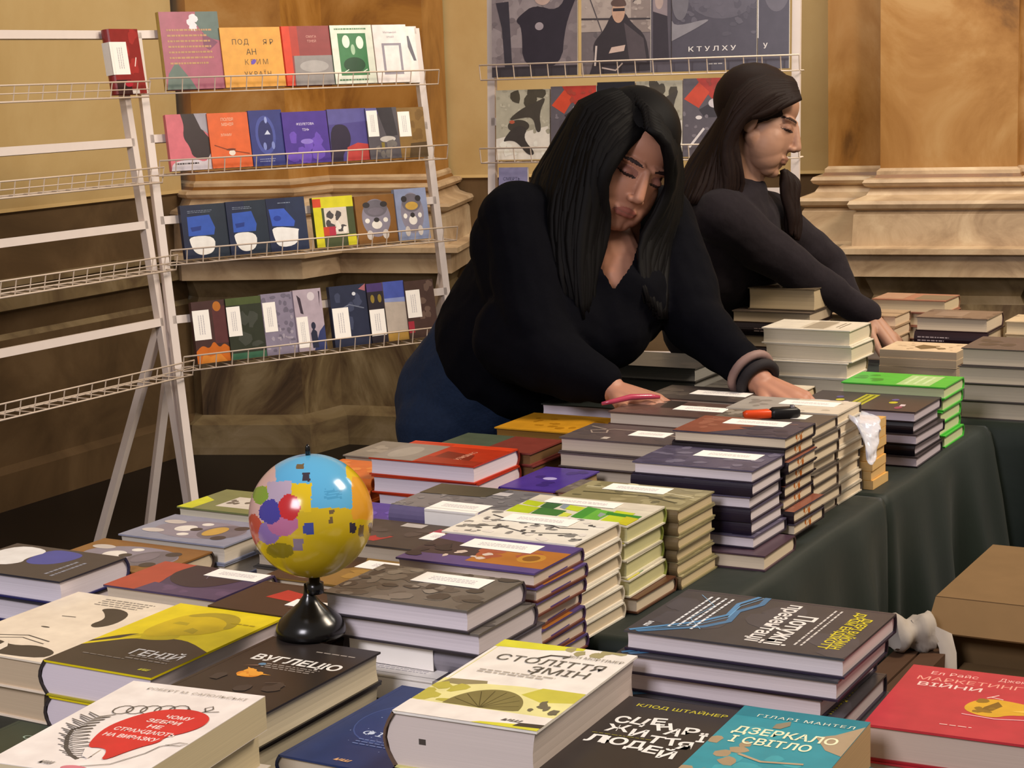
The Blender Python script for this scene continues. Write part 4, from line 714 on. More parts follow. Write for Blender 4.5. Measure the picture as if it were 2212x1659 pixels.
DG = [('t', '#8fa596', 'САРА ГІЙ', .6, .86, .035, {'w': .7}), ('n', '#8fa596', 1, .4, .66, .8, .72, 3), ('t', '#9ab0a0', 'ЦЕ', .55, .52, .10, {'w': .3}), ('t', '#9ab0a0', 'С', .9, .44, .08, {'w': .12})]
same(1.18, -1.285, .786, 1, .165, .245, '#24352c', DG, 'dark green book with pale lettering', 'at the bottom left corner, under the red quill book', ks=0, spine='#1c2a22', seed=63, yaw=29)
VUG = [('t', '#f0ece6', 'ВУГЛЕЦЮ', .56, .70, .075, {'w': .78, 'bold': .03}), ('n', '#a59c94', 3, .36, .58, .86, .65, 3), ('n', '#a59c94', 1, .55, .86, .95, .89, 5), ('e', '#d9882c', .38, .48, .10, .045), ('b', '#e8a23c', 12, .30, .44, .46, .53, .02, .05, 4), ('p', '#e8a23c', [(.38, .48), (.56, .50), (.40, .51)]), ('p', '#e8a23c', [(.38, .48), (.28, .56), (.42, .52)]), ('e', '#5a86a6', .34, .62, .03, .018), ('p', '#8a6a5a', [(.22, .57), (.34, .61), (.33, .59)]), ('l', '#5c5450', [(.62, .4), (.72, .43), (.8, .40)], .006), ('b', '#3c3634', 6, .1, .1, .9, .4, .05, .12, 6)]
tv = Title(.150, .238, .036, '#2f2927', '#e9dcc0', VUG, '#2a2422', '#231e1d'); tv2 = Title(.150, .238, fit(.838 - .0366, 1), '#2a2422', '#e9dcc0', [], '#231e1d')
stack(1.412, -1.094, .838, [(tv, 0), (tv2, 0, .0, -.002, .3)], ['dark book with an orange burst', 'dark book below the orange burst'], 'carrying the globe', yaw=29, seed=64)
PHY = [('e', '#3c4f86', .55, .55, .40, .26), ('e', '#27396c', .55, .55, .39, .25), ('b', '#8a9ac2', 26, .15, .2, .95, .9, .004, .01, 4), ('p', '#d9a052', [(.55, .46), (.66, .47), (.72, .5), (.70, .54), (.58, .53)]), ('t', '#c6d2ea', 'ФІЗИКА', .68, .385, .05, {'w': .66}), ('n', '#6a7cae', 3, .4, .24, .86, .32, 3), ('t', '#d9a87a', 'нш', .55, .06, .03, {'w': .16, 'bold': .03, 'shear': .3}), ('n', '#6a7cae', 1, .5, .9, .95, .93, 5)]
same(1.432, -.966, .800, 2, .127, .235, '#253664', PHY, 'deep blue star-chart book', 'right of the orange-burst pile', ks=0, spine='#1c2a50', seed=65, pages='#d9cbb4', jit=.002)
CEN = [('p', '#d9d63a', [(0, .90), (.35, .92), (.62, .97), (.62, 1), (0, 1)]), ('b', '#a59c70', 6, .4, .92, .95, 1, .03, .07, 3), ('p', '#e6df9a', [(.0, .15), (1, .15), (1, .42), (.6, .46), (.3, .42), (0, .44)]), ('p', '#c9c24a', [(.62, .36), (.7, .46), (1, .46), (1, .34), (.8, .30)]), ('p', '#8f8662', [(.05, .44), (.30, .46), (.32, .43), (.16, .38), (.02, .38)]), ('b', '#b9b14a', 8, .0, .18, .3, .4, .03, .08, 5), ('p', '#7d7444', [(.22, .16)] + [(.48 + .26 * math.cos(a * .2618), .16 + .22 * math.sin(a * .2618)) for a in range(12, -1, -1)]), ] + [('l', '#4f4826', [(.48, .16), (.48 + .24 * math.cos(a * .35), .16 + .2 * math.sin(a * .35))], .004) for a in range(1, 9)] + [('b', '#6a6450', 6, .78, .18, .98, .3, .02, .06, 8), ('r', '#efe6de', 0, 0, 1, .15), ('p', '#d3cf3a', [(.55, .0), (1, 0), (1, .06), (.6, .02)]), ('p', '#3c3630', [(.82, .02), (1, .03), (1, .07), (.84, .06)]), ('t', '#5c5852', 'СТОЛІТТЯ', .52, .77, .075, {'w': .78}), ('t', '#5c5852', 'ЗМІН', .66, .665, .075, {'w': .42}), ('l', '#3a3632', [(.40, .80), (.46, .86), (.60, .87), (.56, .84)], .012), ('l', '#4a4640', [(.50, .60), (.53, .70)], .008), ('n', '#a39c92', 2, .14, .55, .72, .60, 3), ('t', '#8a847c', 'ІЄН МОРТІМЕР', .78, .875, .028, {'w': .4}), ('t', '#6a6460', 'нш', .78, .07, .03, {'w': .14, 'shear': .3, 'bold': .03})]
tc_ = Title(.158, .245, fit(.868, 2), '#f1e8e0', '#e8dad4', CEN, '#6a5548', '#d6d08a', bulge=.012, edge=[('r', '#4a423c', .17, .45, .22, .56)])
stack(1.438, -.806, .868, [(tc_, 0), (tc_, 0, -.004, .006, .6)], ['white and olive palm-leaf hardback', 'white and olive palm-leaf hardback'], 'in the front table\'s middle', yaw=27, seed=66)
STE = [('t', '#c9bd2a', 'КЛОД ШТАЙНЕР', .55, .90, .036, {'w': .80, 'bold': .01})] + [('t', '#f1ece6', s, x, y, .085, {'w': wd, 'rot': r, 'bold': .03}) for s, x, y, wd, r in (('С', .18, .685, .13, 8), ('Ц', .33, .685, .14, -6), ('Е', .475, .72, .12, 10), ('Н', .56, .665, .13, 24), ('А', .68, .62, .14, -6), ('Р', .80, .655, .13, 6), ('Ї', .93, .60, .07, 8), ('Ж', .22, .575, .20, 8), ('И', .42, .55, .14, 6), ('Т', .60, .50, .13, 0), ('Т', .74, .50, .13, 14), ('Я', .86, .48, .13, 10), ('Л', .14, .42, .16, 4), ('Ю', .32, .42, .2, 4), ('Д', .50, .40, .16, 6), ('Е', .66, .38, .12, -4), ('Й', .80, .36, .14, 6))] + [('n', '#8a8430', 1, .06, .475, .6, .495, 3)]
tst = Title(.122, .215, .028, '#2c2523', '#8a1a1c', STE, '#2c2523', '#2c2523', hard=False); tst2 = Title(.122, .215, fit(.838 - .0286, 2), '#2c2523', '#cdbfa8', [], '#2c2523', hard=False)
stack(1.432, -.684, .838, [(tst, 0), (tst2, 0, 0, .003, 0), (tst2, 0, .003, 0, 0)], ['black paperback with jumbled white capitals', 'plain black paperback', 'plain black paperback'], 'right of the palm-leaf pile', yaw=27, seed=67)
TEA = [('r', '#2a8f9e', 0, 0, 1, 1), ('r', '#1f7d8c', 0, .86, 1, 1), ('b', '#3aa0ac', 8, .1, .1, .9, .7, .06, .14, 4), ('b', '#a58f70', 7, .0, .0, .35, .5, .05, .12, 6), ('p', '#a89478', [(.72, .70), (.84, .76), (1, .92), (1, .5), (.86, .55)]), ('b', '#b09a7c', 7, .3, .0, .9, .2, .05, .12, 9), ('p', '#8a8068', [(.36, .80), (.45, .86), (.47, .80), (.42, .74), (.36, .74)]), ('t', '#e9f0d8', 'ГІЛАРІ МАНТЕЛ', .55, .885, .036, {'w': .76, 'sp': 1.15}), ('t', '#eef2c8', 'ДЗЕРКАЛО', .50, .66, .085, {'w': .80, 'bold': .02}), ('t', '#eef2c8', 'І СВІТЛО', .45, .54, .085, {'w': .62, 'bold': .02}), ('l', '#b09a7c', [(.3, .36), (.5, .30), (.8, .34)], .02)]
tt_ = Title(.130, .2, .046, '#2a8f9e', '#d6b286', TEA, '#1f7d8c', '#1f7d8c', hard=False); tt2 = Title(.130, .2, fit(.842 - .0466, 1), '#24808e', '#d6b286', [], '#1f7d8c', hard=False)
stack(1.458, -.548, .842, [(tt_, 0), (tt2, 0, 0, .004, 0)], ['thick teal paperback with pale lettering', 'plain teal paperback'], 'beside the jumbled capitals', yaw=27, seed=68)
PRE = [('b', '#47454c', 8, 0, 0, 1, 1, .1, .2, 3)] + [('t', '#ece8e4', 'Потужні', .60, .655, .09, {'w': .62, 'bold': .025}), ('t', '#ece8e4', 'презентації', .50, .56, .075, {'w': .82, 'bold': .02}), ('n', '#cfcac6', 2, .1, .735, .9, .79, 3), ('t', '#d3c52c', 'ДЖІМ ЕНДІКОТТ', .48, .865, .042, {'w': .78, 'bold': .03}), ('t', '#d3c52c', 'ДЖЕРІ ВАЙСМАН', .52, .92, .042, {'w': .66, 'bold': .03}), ('l', '#44739c', [(.0, .40), (.16, .41), (.36, .35), (.58, .37), (.74, .30), (1.0, .06)], .030), ('l', '#4f86b4', [(.0, .36), (.2, .31), (.45, .33), (.66, .25), (.98, .02)], .022), ('l', '#6aa2cc', [(.02, .385), (.25, .33), (.5, .345), (.7, .27), (.98, .05)], .006), ('l', '#7fa8c8', [(.1, .1), (.3, .22), (.62, .2), (.8, .3)], .004), ('n', '#e1e4e8', 4, .12, .14, .86, .28, 3), ('t', '#e1e4e8', 'нш', .82, .06, .03, {'w': .1, 'bold': .03})]
tp = Title(.172, .248, fit(.884, 6), '#3f3d42', '#e2d8dc', PRE, '#2a2436', '#2c2438', bulge=.003)
stack(1.713, -.592, .884, [(tp, 1), (tp, 1, -.008, -.004, -1), (tp, 1, -.006, -.022, .6), (tp, 1, -.010, -.004, -1.2), (tp, 1, -.004, .002, .5), (tp, 1, 0, 0, 0)], ['slate hardback with a blue ribbon'] + ['slate blue-ribbon hardback'] * 5, 'left of the glossy red book', seed=69)
MKT = [('r', '#b83540', 0, 0, 1, 1), ('t', '#f0b8b0', 'Ел Райс', .30, .90, .05, {'w': .30}), ('t', '#f0b8b0', 'Джек Траут', .76, .90, .05, {'w': .36}), ('t', '#e9a090', 'МАРКЕТИНГОВІ', .52, .80, .058, {'w': .86}), ('t', '#f3d0c8', 'ВІЙНИ', .32, .715, .058, {'w': .40, 'bold': .01}), ('l', '#f3d0c8', [(.58, .60), (.64, .66), (.60, .62), (.68, .60)], .008), ('p', '#d0a02c', [(.48, .40), (.50, .52), (.60, .60), (.76, .58), (.92, .54), (.96, .46), (.86, .40), (.76, .38), (.70, .32), (.58, .33)]), ('p', '#7a5a1c', [(.58, .36), (.60, .46), (.66, .56), (.70, .5), (.66, .42)]), ('b', '#8a681f', 6, .52, .36, .74, .56, .02, .05, 4), ('p', '#e2b84a', [(.76, .44), (.90, .50), (.90, .44)]), ('l', '#f0b0b4', [(.5, .32), (.7, .30), (.9, .34)], .01), ('n', '#f0b8b0', 1, .42, .12, .62, .15, 3)]
tm = Title(.168, .2, fit(.826, 2), '#c0323c', '#d9c3b4', MKT, '#b3222c', '#a81e2a', bulge=.008, rough=.4)
stack(1.70, -.398, .826, [(tm, 0), (tm, 0, .0, -.004, 0)], ['glossy red hardback with golden figure', 'glossy red hardback'], 'at the picture\'s bottom right', yaw=27, seed=70)

# ------------------------------------------------------------------ people
def cap(mb, p0, r0, p1, r1, m=None, n=16, fl=1.0):
    p0, p1 = Vector(p0), Vector(p1); d = (p1 - p0); L = d.length; d = d / L
    ref = Vector((0, 0, 1)) if abs(d.z) < .9 else Vector((1, 0, 0)); x = d.cross(ref).normalized(); y = d.cross(x); rings = []
    for i in range(6):
        a = math.pi / 2 * (1 - i / 5.5); rings.append((p0 - d * r0 * math.sin(a), r0 * math.cos(a)))
    for i in range(6):
        a = math.pi / 2 * ((i + .5) / 5.5); rings.append((p1 + d * r1 * math.sin(a), r1 * math.cos(a)))
    mb.loft([[c + (x * math.cos(2 * math.pi * k / n) + y * fl * math.sin(2 * math.pi * k / n)) * max(r, .0008) for k in range(n)] for c, r in rings], m or FLESH)
FLESH = mat('#b98a72', .5, .08, 30)
def remesh(mb, name, vox, smooth, parent=None, noise=None):
    o = mb.build(name); o.data.materials.clear()
    md = o.modifiers.new('r', 'REMESH'); md.mode = 'VOXEL'; md.voxel_size = vox; md.use_smooth_shade = True
    if smooth: sm = o.modifiers.new('s', 'SMOOTH'); sm.iterations = smooth; sm.factor = .5
    dg = bpy.context.evaluated_depsgraph_get(); me = bpy.data.meshes.new_from_object(o.evaluated_get(dg))
    o.modifiers.clear(); old = o.data; o.data = me; bpy.data.meshes.remove(old); me.name = name
    if noise:
        amp, sc = noise; from mathutils import noise as N; nr = [n.vector.copy() for n in me.vertex_normals]; co = []
        for v, n in zip(me.vertices, nr):
            q = v.co * sc; co.extend(v.co + n * (amp * (N.noise(q) + .5 * N.noise(q * 2.3))))
        me.vertices.foreach_set('co', co)
    me.polygons.foreach_set('use_smooth', [True] * len(me.polygons))
    if parent: o.parent = parent
    return o
def setmats(o, mats, fn=None):
    me = o.data; me.materials.clear()
    for m in mats: me.materials.append(m)
    me.polygons.foreach_set('material_index', [fn(p.center, p.normal) if fn else 0 for p in me.polygons]); me.update()
def head_frame(center, yaw, pitch, roll):
    B = Matrix((CR, -CD, -CF)).transposed()
    R = B @ Matrix.Rotation(math.radians(roll), 3, 'Z') @ Matrix.Rotation(math.radians(yaw), 3, 'Y') @ Matrix.Rotation(math.radians(pitch), 3, 'X')
    T = R.to_4x4(); T.translation = center; return T, R
def head(mb, T, R, k=1.0):
    def E(c, r): mb.ell(T @ (Vector(c) * k), [x * k for x in r], FLESH, R, 24, 16)
    def C(a, ra, b, rb): cap(mb, T @ (Vector(a) * k), ra * k, T @ (Vector(b) * k), rb * k)
    E((0, .038, -.016), (.073, .084, .092)); E((0, -.022, .022), (.061, .088, .066)); E((0, .045, .03), (.058, .05, .050))
    E((0, -.078, .032), (.044, .036, .046)); E((0, -.101, .060), (.019, .015, .018))
    for s in (-1, 1):
        E((s * .031, -.032, .046), (.030, .034, .029)); C((s * .012, .019, .080), .007, (s * .046, .020, .066), .007)
        E((s * .031, -.001, .0705), (.0145, .0095, .0125)); E((s * .0105, -.041, .093), (.0075, .0065, .009)); E((s * .073, -.006, -.008), (.009, .031, .018))
        C((s * .050, -.038, .004), .021, (s * .018, -.096, .052), .019); E((s * .034, -.045, .034), (.031, .050, .042)); E((s * .028, -.070, .040), (.028, .036, .038))
    C((0, .012, .084), .0075, (0, -.034, .101), .0110)
    C((-.019, -.0665, .080), .0050, (0, -.0655, .0855), .0055); C((.019, -.0665, .080), .0050, (0, -.0655, .0855), .0055)
    C((-.014, -.0750, .0805), .0055, (.014, -.0750, .0805), .0055); E((0, -.0750, .083), (.013, .005, .005))
def face_fn(T, k, base):
    Ti = T.inverted()
    def f(c, n):
        p = (Ti @ c) / k
        if p.z > .04:
            x, y = abs(p.x), p.y
            if ((x / .0255) ** 2 + ((y + .0695 + .15 * x * x / .03) / .0095) ** 2) < 1 and p.z > .07: return 3 if abs(y + .0703) < .0012 else 1
            if ((x - .033) / .0225) ** 2 + ((y - .0215 + 6 * (x - .036) ** 2) / .0034) ** 2 < 1 and x > .013: return 2
            if ((x - .0315) / .0165) ** 2 + ((y + .0055 - 5 * (x - .0315) ** 2) / .0030) ** 2 < 1: return 2
            if ((x - .0315) / .0175) ** 2 + ((y - .002) / .0085) ** 2 < 1: return 3
        return 0
    return f
def hand(mb, wrist, dirn, up, length=.178, curl=(.25, .3, .25), spread=.06, thumb=1, rs=1.0, lift=0.0):
    """palm plus four fingers of unequal length and a thumb leaving the side of the palm near its base"""
    w, d, n = Vector(wrist), Vector(dirn).normalized(), Vector(up); n = (n - d * n.dot(d)).normalized(); s = d.cross(n) * thumb
    pl = length * .52
    fl_ = [.40, .46, .43, .33]
    for i in range(4):
        off = (1.5 - i) * .0195 * rs; k0 = w + s * (off * .55) + d * .01; k1 = w + d * pl * (1, 1.03, .99, .92)[i] + s * off + n * (.004 if i in (1, 2) else 0)
        cap(mb, k0, .0135 * rs, k1, .0115 * rs)
        a = 0; p = k1; rad = .0092 * rs; dd = (d + s * spread * (1.5 - i)).normalized()
        for j, frac in enumerate((.45, .31, .24)):
            a += curl[j]; v = dd * math.cos(a) - n * math.sin(a); q = p + v * (length * fl_[i] * frac * 1.08); cap(mb, p, rad, q, rad * .9); rad *= .9; p = q
    cap(mb, w + d * .015 - n * .004, .022 * rs, w + d * pl * .8 - n * .004, .022 * rs)
    t0 = w + d * .022 + s * .020 - n * .006; t1 = t0 + (d * .6 + s * .75 - n * .12).normalized() * .042; t2 = t1 + (d * .92 + s * .36 - n * .12).normalized() * .034; t3 = t2 + (d * .98 + s * .1 - n * .2).normalized() * .027
    cap(mb, t0, .0150 * rs, t1, .0115 * rs); cap(mb, t1, .0110 * rs, t2, .0098 * rs); cap(mb, t2, .0096 * rs, t3, .0078 * rs)
def interp(g, t):
    t *= len(g) - 1; i = min(int(t), len(g) - 2); return g[i].lerp(g[i + 1], t - i)
def smoothc(pts, n=14):
    out = []; m = len(pts)
    for k in range(n):
        t = k / (n - 1) * (m - 1); i = min(int(t), m - 2); f = t - i
        p0, p1, p2, p3 = pts[max(i - 1, 0)], pts[i], pts[i + 1], pts[min(i + 2, m - 1)]
        out.append(.5 * ((2 * p1) + (p2 - p0) * f + (2 * p0 - 5 * p1 + 4 * p2 - p3) * f * f + (3 * p1 - p0 - 3 * p2 + p3) * f ** 3))
    return out
def locks(mb, guides, n, r, m, seed, jit=.006, flat=.55):
    """strands of hair interpolated across a set of guide curves"""
    rg = random.Random(seed); gs = [smoothc([ony(*p) for p in g]) for g in guides]
    for i in range(n):
        t = i / (n - 1); c = []
        j1, j2 = rg.uniform(-jit, jit), rg.uniform(-jit, jit)
        for k in range(14):
            row_ = [g[k] for g in gs]; p = interp(row_, t); f = k / 13
            c.append(p + CR * j1 * f + CF * j2 * f + CR * .003 * math.sin(k * .9 + i))
        rr = r * rg.uniform(.8, 1.15)
        mb.tube(c, [rr * (.55 + .45 * min(1, k / 3)) * (1 - .75 * max(0, (k - 9) / 4)) for k in range(14)], m, 7, True, True, flat, -CF)
HAIR1 = mat('#050304', .65, .3, 160, .14); HAIR2 = mat('#1d100c', .62, .35, 160, .16)
KNITM = mat('#07070d', .9, .2, 90, .08, .15); GREYT = mat('#262125', .9, .2, 90, .1, .2, sheen=.05)
JEANS = mat('#1a2840', .8, .25, 130, .2, .3); JEANS2 = mat('#12141c', .8, .25, 130, .2, .3)
SKIN1 = [mat('#b07d66', .5, .06, 30), mat('#9a5c50', .45, .05, 30), mat('#2b1a19', .6, .1, 30), mat('#8a5c50', .55, .08, 30)]
SKIN2 = [mat('#a97f68', .5, .06, 30), mat('#9a6b5a', .45, .05, 30), mat('#33211c', .6, .1, 30), mat('#8d6450', .55, .08, 30)]
P = ony
# ---- the woman in the navy sweater, leaning over the books
W1 = empty('person', (P(1035, 850, 3.74).x, P(1035, 850, 3.74).y, 0), 0, 'person in a navy V-neck sweater and blue jeans leaning over the book stacks', 'person')
bpy.context.view_layer.update()
T1, R1 = head_frame(P(1356, 352, 3.495), 27, 19, -19)
def person_mesh(mb, nm, vox, sm, root, noise=None):
    inv = root.matrix_world.inverted(); mb.v = [inv @ p for p in mb.v]
    return remesh(mb, nm, vox, sm, root, noise)
pel = P(1035, 850, 3.74); che = P(1235, 610, 3.56); nsh, fsh = P(1125, 485, 3.47), P(1418, 490, 3.62)
nel, nwr = P(1178, 770, 3.34), P(1318, 838, 3.27); fel, fwr = P(1502, 690, 3.46), P(1640, 824, 3.30)
nk = P(1290, 470, 3.56)
knees = [P(985, 1180, 3.66), P(1090, 1150, 3.95)]; hips_ = [pel + Vector((-.06, -.06, -.02)), pel + Vector((.06, .07, -.02))]
feet = [Vector((knees[0].x - .04, knees[0].y + .03, .09)), Vector((knees[1].x - .04, knees[1].y + .03, .09))]
for k_ in (0, 1): knees[k_].z = .47
mb = MB(); head(mb, T1, R1, 1.02)
cap(mb, T1 @ Vector((0, -.055, -.025)), .050, nk, .054); cap(mb, nk, .055, che, .13); cap(mb, che, .135, pel, .14)
cap(mb, nsh, .06, fsh, .06); cap(mb, nk, .052, P(1332, 600, 3.490), .066); cap(mb, P(1332, 600, 3.490), .066, P(1335, 660, 3.47), .075)
cap(mb, P(1312, 520, 3.535), .045, P(1330, 610, 3.48), .062)
for a, b, c in ((nsh, nel, nwr), (fsh, fel, fwr)): cap(mb, a, .045, b, .036); cap(mb, b, .036, c, .026)
for h_, k2, f_ in zip(hips_, knees, feet): cap(mb, h_, .085, k2, .05); cap(mb, k2, .05, f_, .035); cap(mb, f_ + Vector((0, 0, -.05)), .035, f_ + Vector((.13, -.07, -.055)), .03)
hp = P(1318, 838, 3.27)
hand(mb, nwr, V * .95 + U * .1 + Vector((0, 0, -.28)), (.1, -.1, 1), curl=(.12, -.22, -.05), thumb=1, rs=.98)
hand(mb, fwr, V * .8 - U * .12 + Vector((0, 0, -.30)), (.1, -.25, 1), curl=(.30, .25, .15), thumb=1, rs=.98, spread=.02)
body = person_mesh(mb, 'body', .0026, 9, W1)
Tl = W1.matrix_world.inverted() @ T1
setmats(body, SKIN1, face_fn(Tl, 1.02, None))
mb = MB(); hem = pel.lerp(che, .50)
cap(mb, hem, .182, che, .178); cap(mb, P(1150, 690, 3.63), .170, P(1210, 600, 3.57), .172)
cap(mb, nsh + Vector((.02, .02, -.005)), .082, fsh + Vector((-.02, 0, -.005)), .078); cap(mb, P(1130, 540, 3.50), .105, P(1180, 640, 3.50), .12)
cap(mb, P(1290, 650, 3.46), .105, P(1310, 700, 3.44), .088); cap(mb, P(1240, 690, 3.42), .09, P(1290, 720, 3.42), .07); cap(mb, P(1360, 560, 3.54), .085, P(1330, 640, 3.48), .11)
cap(mb, nsh, .083, nel, .066); cap(mb, nel, .068, nwr.lerp(nel, .16), .041); cap(mb, nel, .07, P(1120, 730, 3.42), .09)
cap(mb, fsh, .084, fel, .062); cap(mb, fel, .062, fwr.lerp(fel, .16), .040)
cap(mb, P(1215, 800, 3.33), .05, P(1250, 820, 3.30), .045)
swe = person_mesh(mb, 'sweater', .005, 7, W1, (.006, 11))
bm = bmesh.new(); bm.from_mesh(swe.data); mw = W1.matrix_world
def to_px(p):
    q = p - Vector((0, 0, CAMZ)); z = q.dot(CF); return 1106 + F * q.dot(CR) / z, 829.5 + F * q.dot(CD) / z
VN = [(1292, 440), (1385, 440), (1378, 520), (1362, 570), (1326, 622), (1303, 580), (1290, 520)]
def inside(x, y, poly):
    c = False; j = len(poly) - 1
    for i in range(len(poly)):
        (xi, yi), (xj, yj) = poly[i], poly[j]
        if (yi > y) != (yj > y) and x < (xj - xi) * (y - yi) / (yj - yi) + xi: c = not c
        j = i
    return c
kill = [f for f in bm.faces if (mw.to_3x3() @ f.normal).dot(CF) < .15 and inside(*to_px(mw @ f.calc_center_median()), VN) and (mw @ f.calc_center_median()).y < 3.6]
bmesh.ops.delete(bm, geom=kill, context='FACES'); ed = [v for v in bm.verts if v.is_boundary]
for _ in range(6): bmesh.ops.smooth_vert(bm, verts=ed, factor=.5, use_axis_x=True, use_axis_y=True, use_axis_z=True)
bm.to_mesh(swe.data); bm.free(); setmats(swe, [KNITM])
mb = MB()
mb.ell(pel + Vector((.01, 0, -.01)), (.172, .168, .155), JEANS); cap(mb, pel + Vector((-.01, .0, -.02)), .168, pel.lerp(che, .34), .166)
for h_, k2, f_ in zip(hips_, knees, feet): cap(mb, h_ + Vector((0, 0, -.04)), .115, k2, .07); cap(mb, k2, .068, f_, .05)
jn = person_mesh(mb, 'jeans', .006, 6, W1, (.004, 14)); setmats(jn, [JEANS])
mb = MB()
capc = T1 @ Vector((0, .048, -.031)); mb.ell(capc, (.087, .095, .103), HAIR1, R1, 32, 24)
locks(mb, [[(1394, 278, 3.425), (1350, 312, 3.40), (1316, 362, 3.385), (1300, 420, 3.39), (1302, 480, 3.41), (1292, 540, 3.40), (1284, 600, 3.385), (1280, 660, 3.37)],
           [(1366, 226, 3.45), (1318, 262, 3.42), (1288, 330, 3.40), (1272, 400, 3.39), (1256, 470, 3.38), (1252, 540, 3.365), (1254, 620, 3.35), (1256, 690, 3.345)],
           [(1340, 200, 3.47), (1276, 232, 3.45), (1246, 300, 3.44), (1222, 370, 3.43), (1206, 440, 3.41), (1204, 520, 3.39), (1210, 590, 3.365), (1222, 650, 3.36)],
           [(1325, 196, 3.53), (1262, 222, 3.55), (1228, 275, 3.56), (1190, 335, 3.56), (1160, 385, 3.53), (1150, 440, 3.46), (1162, 500, 3.42), (1180, 560, 3.40)]], 120, .0125, HAIR1, 5, .004)
locks(mb, [[(1399, 278, 3.370), (1434, 304, 3.385), (1449, 350, 3.400), (1446, 404, 3.440), (1424, 450, 3.440), (1400, 490, 3.435), (1384, 530, 3.420), (1384, 590, 3.400), (1394, 650, 3.380)],
           [(1392, 235, 3.415), (1430, 270, 3.445), (1452, 330, 3.455), (1456, 400, 3.490), (1444, 470, 3.490), (1426, 530, 3.470), (1416, 590, 3.440), (1420, 650, 3.410), (1424, 690, 3.400)],
           [(1360, 198, 3.485), (1420, 240, 3.515), (1452, 300, 3.525), (1464, 380, 3.535), (1460, 450, 3.560), (1452, 520, 3.540), (1448, 590, 3.500), (1446, 650, 3.460), (1444, 690, 3.450)]], 80, .0125, HAIR1, 9, .004)
inv = W1.matrix_world.inverted(); mb.v = [inv @ p for p in mb.v]; mb.build('hair', W1)
mb = MB()
def ring_band(c, ax, r, rr, m):
    ax = ax.normalized(); x = ax.orthogonal().normalized(); y = ax.cross(x)
    pts = [c + (x * math.cos(t) + y * math.sin(t)) * r for t in [2 * math.pi * i / 24 for i in range(25)]]
    mb.tube(pts, rr, m, 8, False)
ax = fwr - fel
ring_band(fwr.lerp(fel, .02), ax, .036, .010, mat('#211c1f', .8)); 
inv = W1.matrix_world.inverted(); mb.v = [inv @ p for p in mb.v]; tag(mb.build('bracelet', W1), 'black hair band on the wrist')
mb = MB(); ring_band(fwr.lerp(fel, .13), ax, .041, .009, mat('#8a6f68', .6)); mb.v = [inv @ p for p in mb.v]; tag(mb.build('bracelet', W1), 'greyish pink wristband')
# ---- the woman in charcoal behind her
W2 = empty('person', (P(1550, 690, 4.660).x, P(1550, 690, 4.660).y, 0), 0, 'person in a charcoal top reaching across the rear table', 'person')
bpy.context.view_layer.update()
T2, R2 = head_frame(P(1640, 264, 4.500), 74, 17, 0)
pel2 = P(1548, 700, 4.660); ch2 = P(1560, 520, 4.540); ns2, fs2 = P(1560, 470, 4.400), P(1650, 470, 4.620)
ne2, nw2 = P(1722, 585, 4.400), P(1880, 682, 4.480); fe2, fw2 = P(1788, 566, 4.700), P(1840, 660, 4.640); nk2 = P(1610, 420, 4.500)
kn2 = [Vector((pel2.x - .02, pel2.y - .08, .47)), Vector((pel2.x + .05, pel2.y + .1, .47))]; ft2 = [Vector((k.x - .03, k.y + .03, .09)) for k in kn2]
mb = MB(); head(mb, T2, R2, 1.06); cap(mb, T2 @ Vector((0, -.06, -.03)), .048, nk2, .052); cap(mb, nk2, .055, ch2, .115); cap(mb, ch2, .11, pel2, .12); cap(mb, ns2, .055, fs2, .055)
for a, b, c in ((ns2, ne2, nw2), (fs2, fe2, fw2)): cap(mb, a, .042, b, .034); cap(mb, b, .034, c, .025)
for k2, f_ in zip(kn2, ft2): cap(mb, pel2, .085, k2, .048); cap(mb, k2, .048, f_, .034); cap(mb, f_ + Vector((0, 0, -.05)), .034, f_ + Vector((.13, -.06, -.055)), .03)
hand(mb, nw2, V * .62 - U * .1 + Vector((0, 0, -.62)), (.6, -.35, .6), curl=(.15, .3, .25), thumb=1, rs=1.05, spread=.05, length=.19)
hand(mb, fw2, V * .6 + Vector((0, 0, -.6)), (.6, .2, .6), curl=(.2, .3, .2), thumb=1, rs=.95)
b2_ = person_mesh(mb, 'body', .0026, 9, W2); setmats(b2_, SKIN2, face_fn(W2.matrix_world.inverted() @ T2, 1.06, None))
mb = MB(); cap(mb, pel2.lerp(ch2, .2), .142, ch2, .150); cap(mb, ns2, .072, fs2, .072); cap(mb, P(1545, 560, 4.520), .13, P(1560, 480, 4.480), .115); cap(mb, P(1610, 560, 4.520), .10, P(1590, 500, 4.520), .11)
cap(mb, P(1585, 445, 4.480), .085, P(1600, 430, 4.500), .07)
cap(mb, ns2, .074, ne2, .052); cap(mb, ne2, .052, nw2.lerp(ne2, .03), .034); cap(mb, fs2, .07, fe2, .05); cap(mb, fe2, .05, fw2.lerp(fe2, .1), .035)
sw2 = person_mesh(mb, 'top', .006, 6, W2, (.005, 12)); setmats(sw2, [GREYT])
mb = MB(); mb.ell(pel2, (.145, .14, .13), JEANS2); cap(mb, pel2, .14, pel2.lerp(ch2, .12), .14)
for k2, f_ in zip(kn2, ft2): cap(mb, pel2 + (k2 - pel2) * .15, .105, k2, .065); cap(mb, k2, .063, f_, .048)
j2 = person_mesh(mb, 'jeans', .007, 5, W2, (.004, 14)); setmats(j2, [JEANS2])
mb = MB(); mb.ell(T2 @ Vector((0, .046, -.024)), (.085, .095, .104), HAIR2, R2)
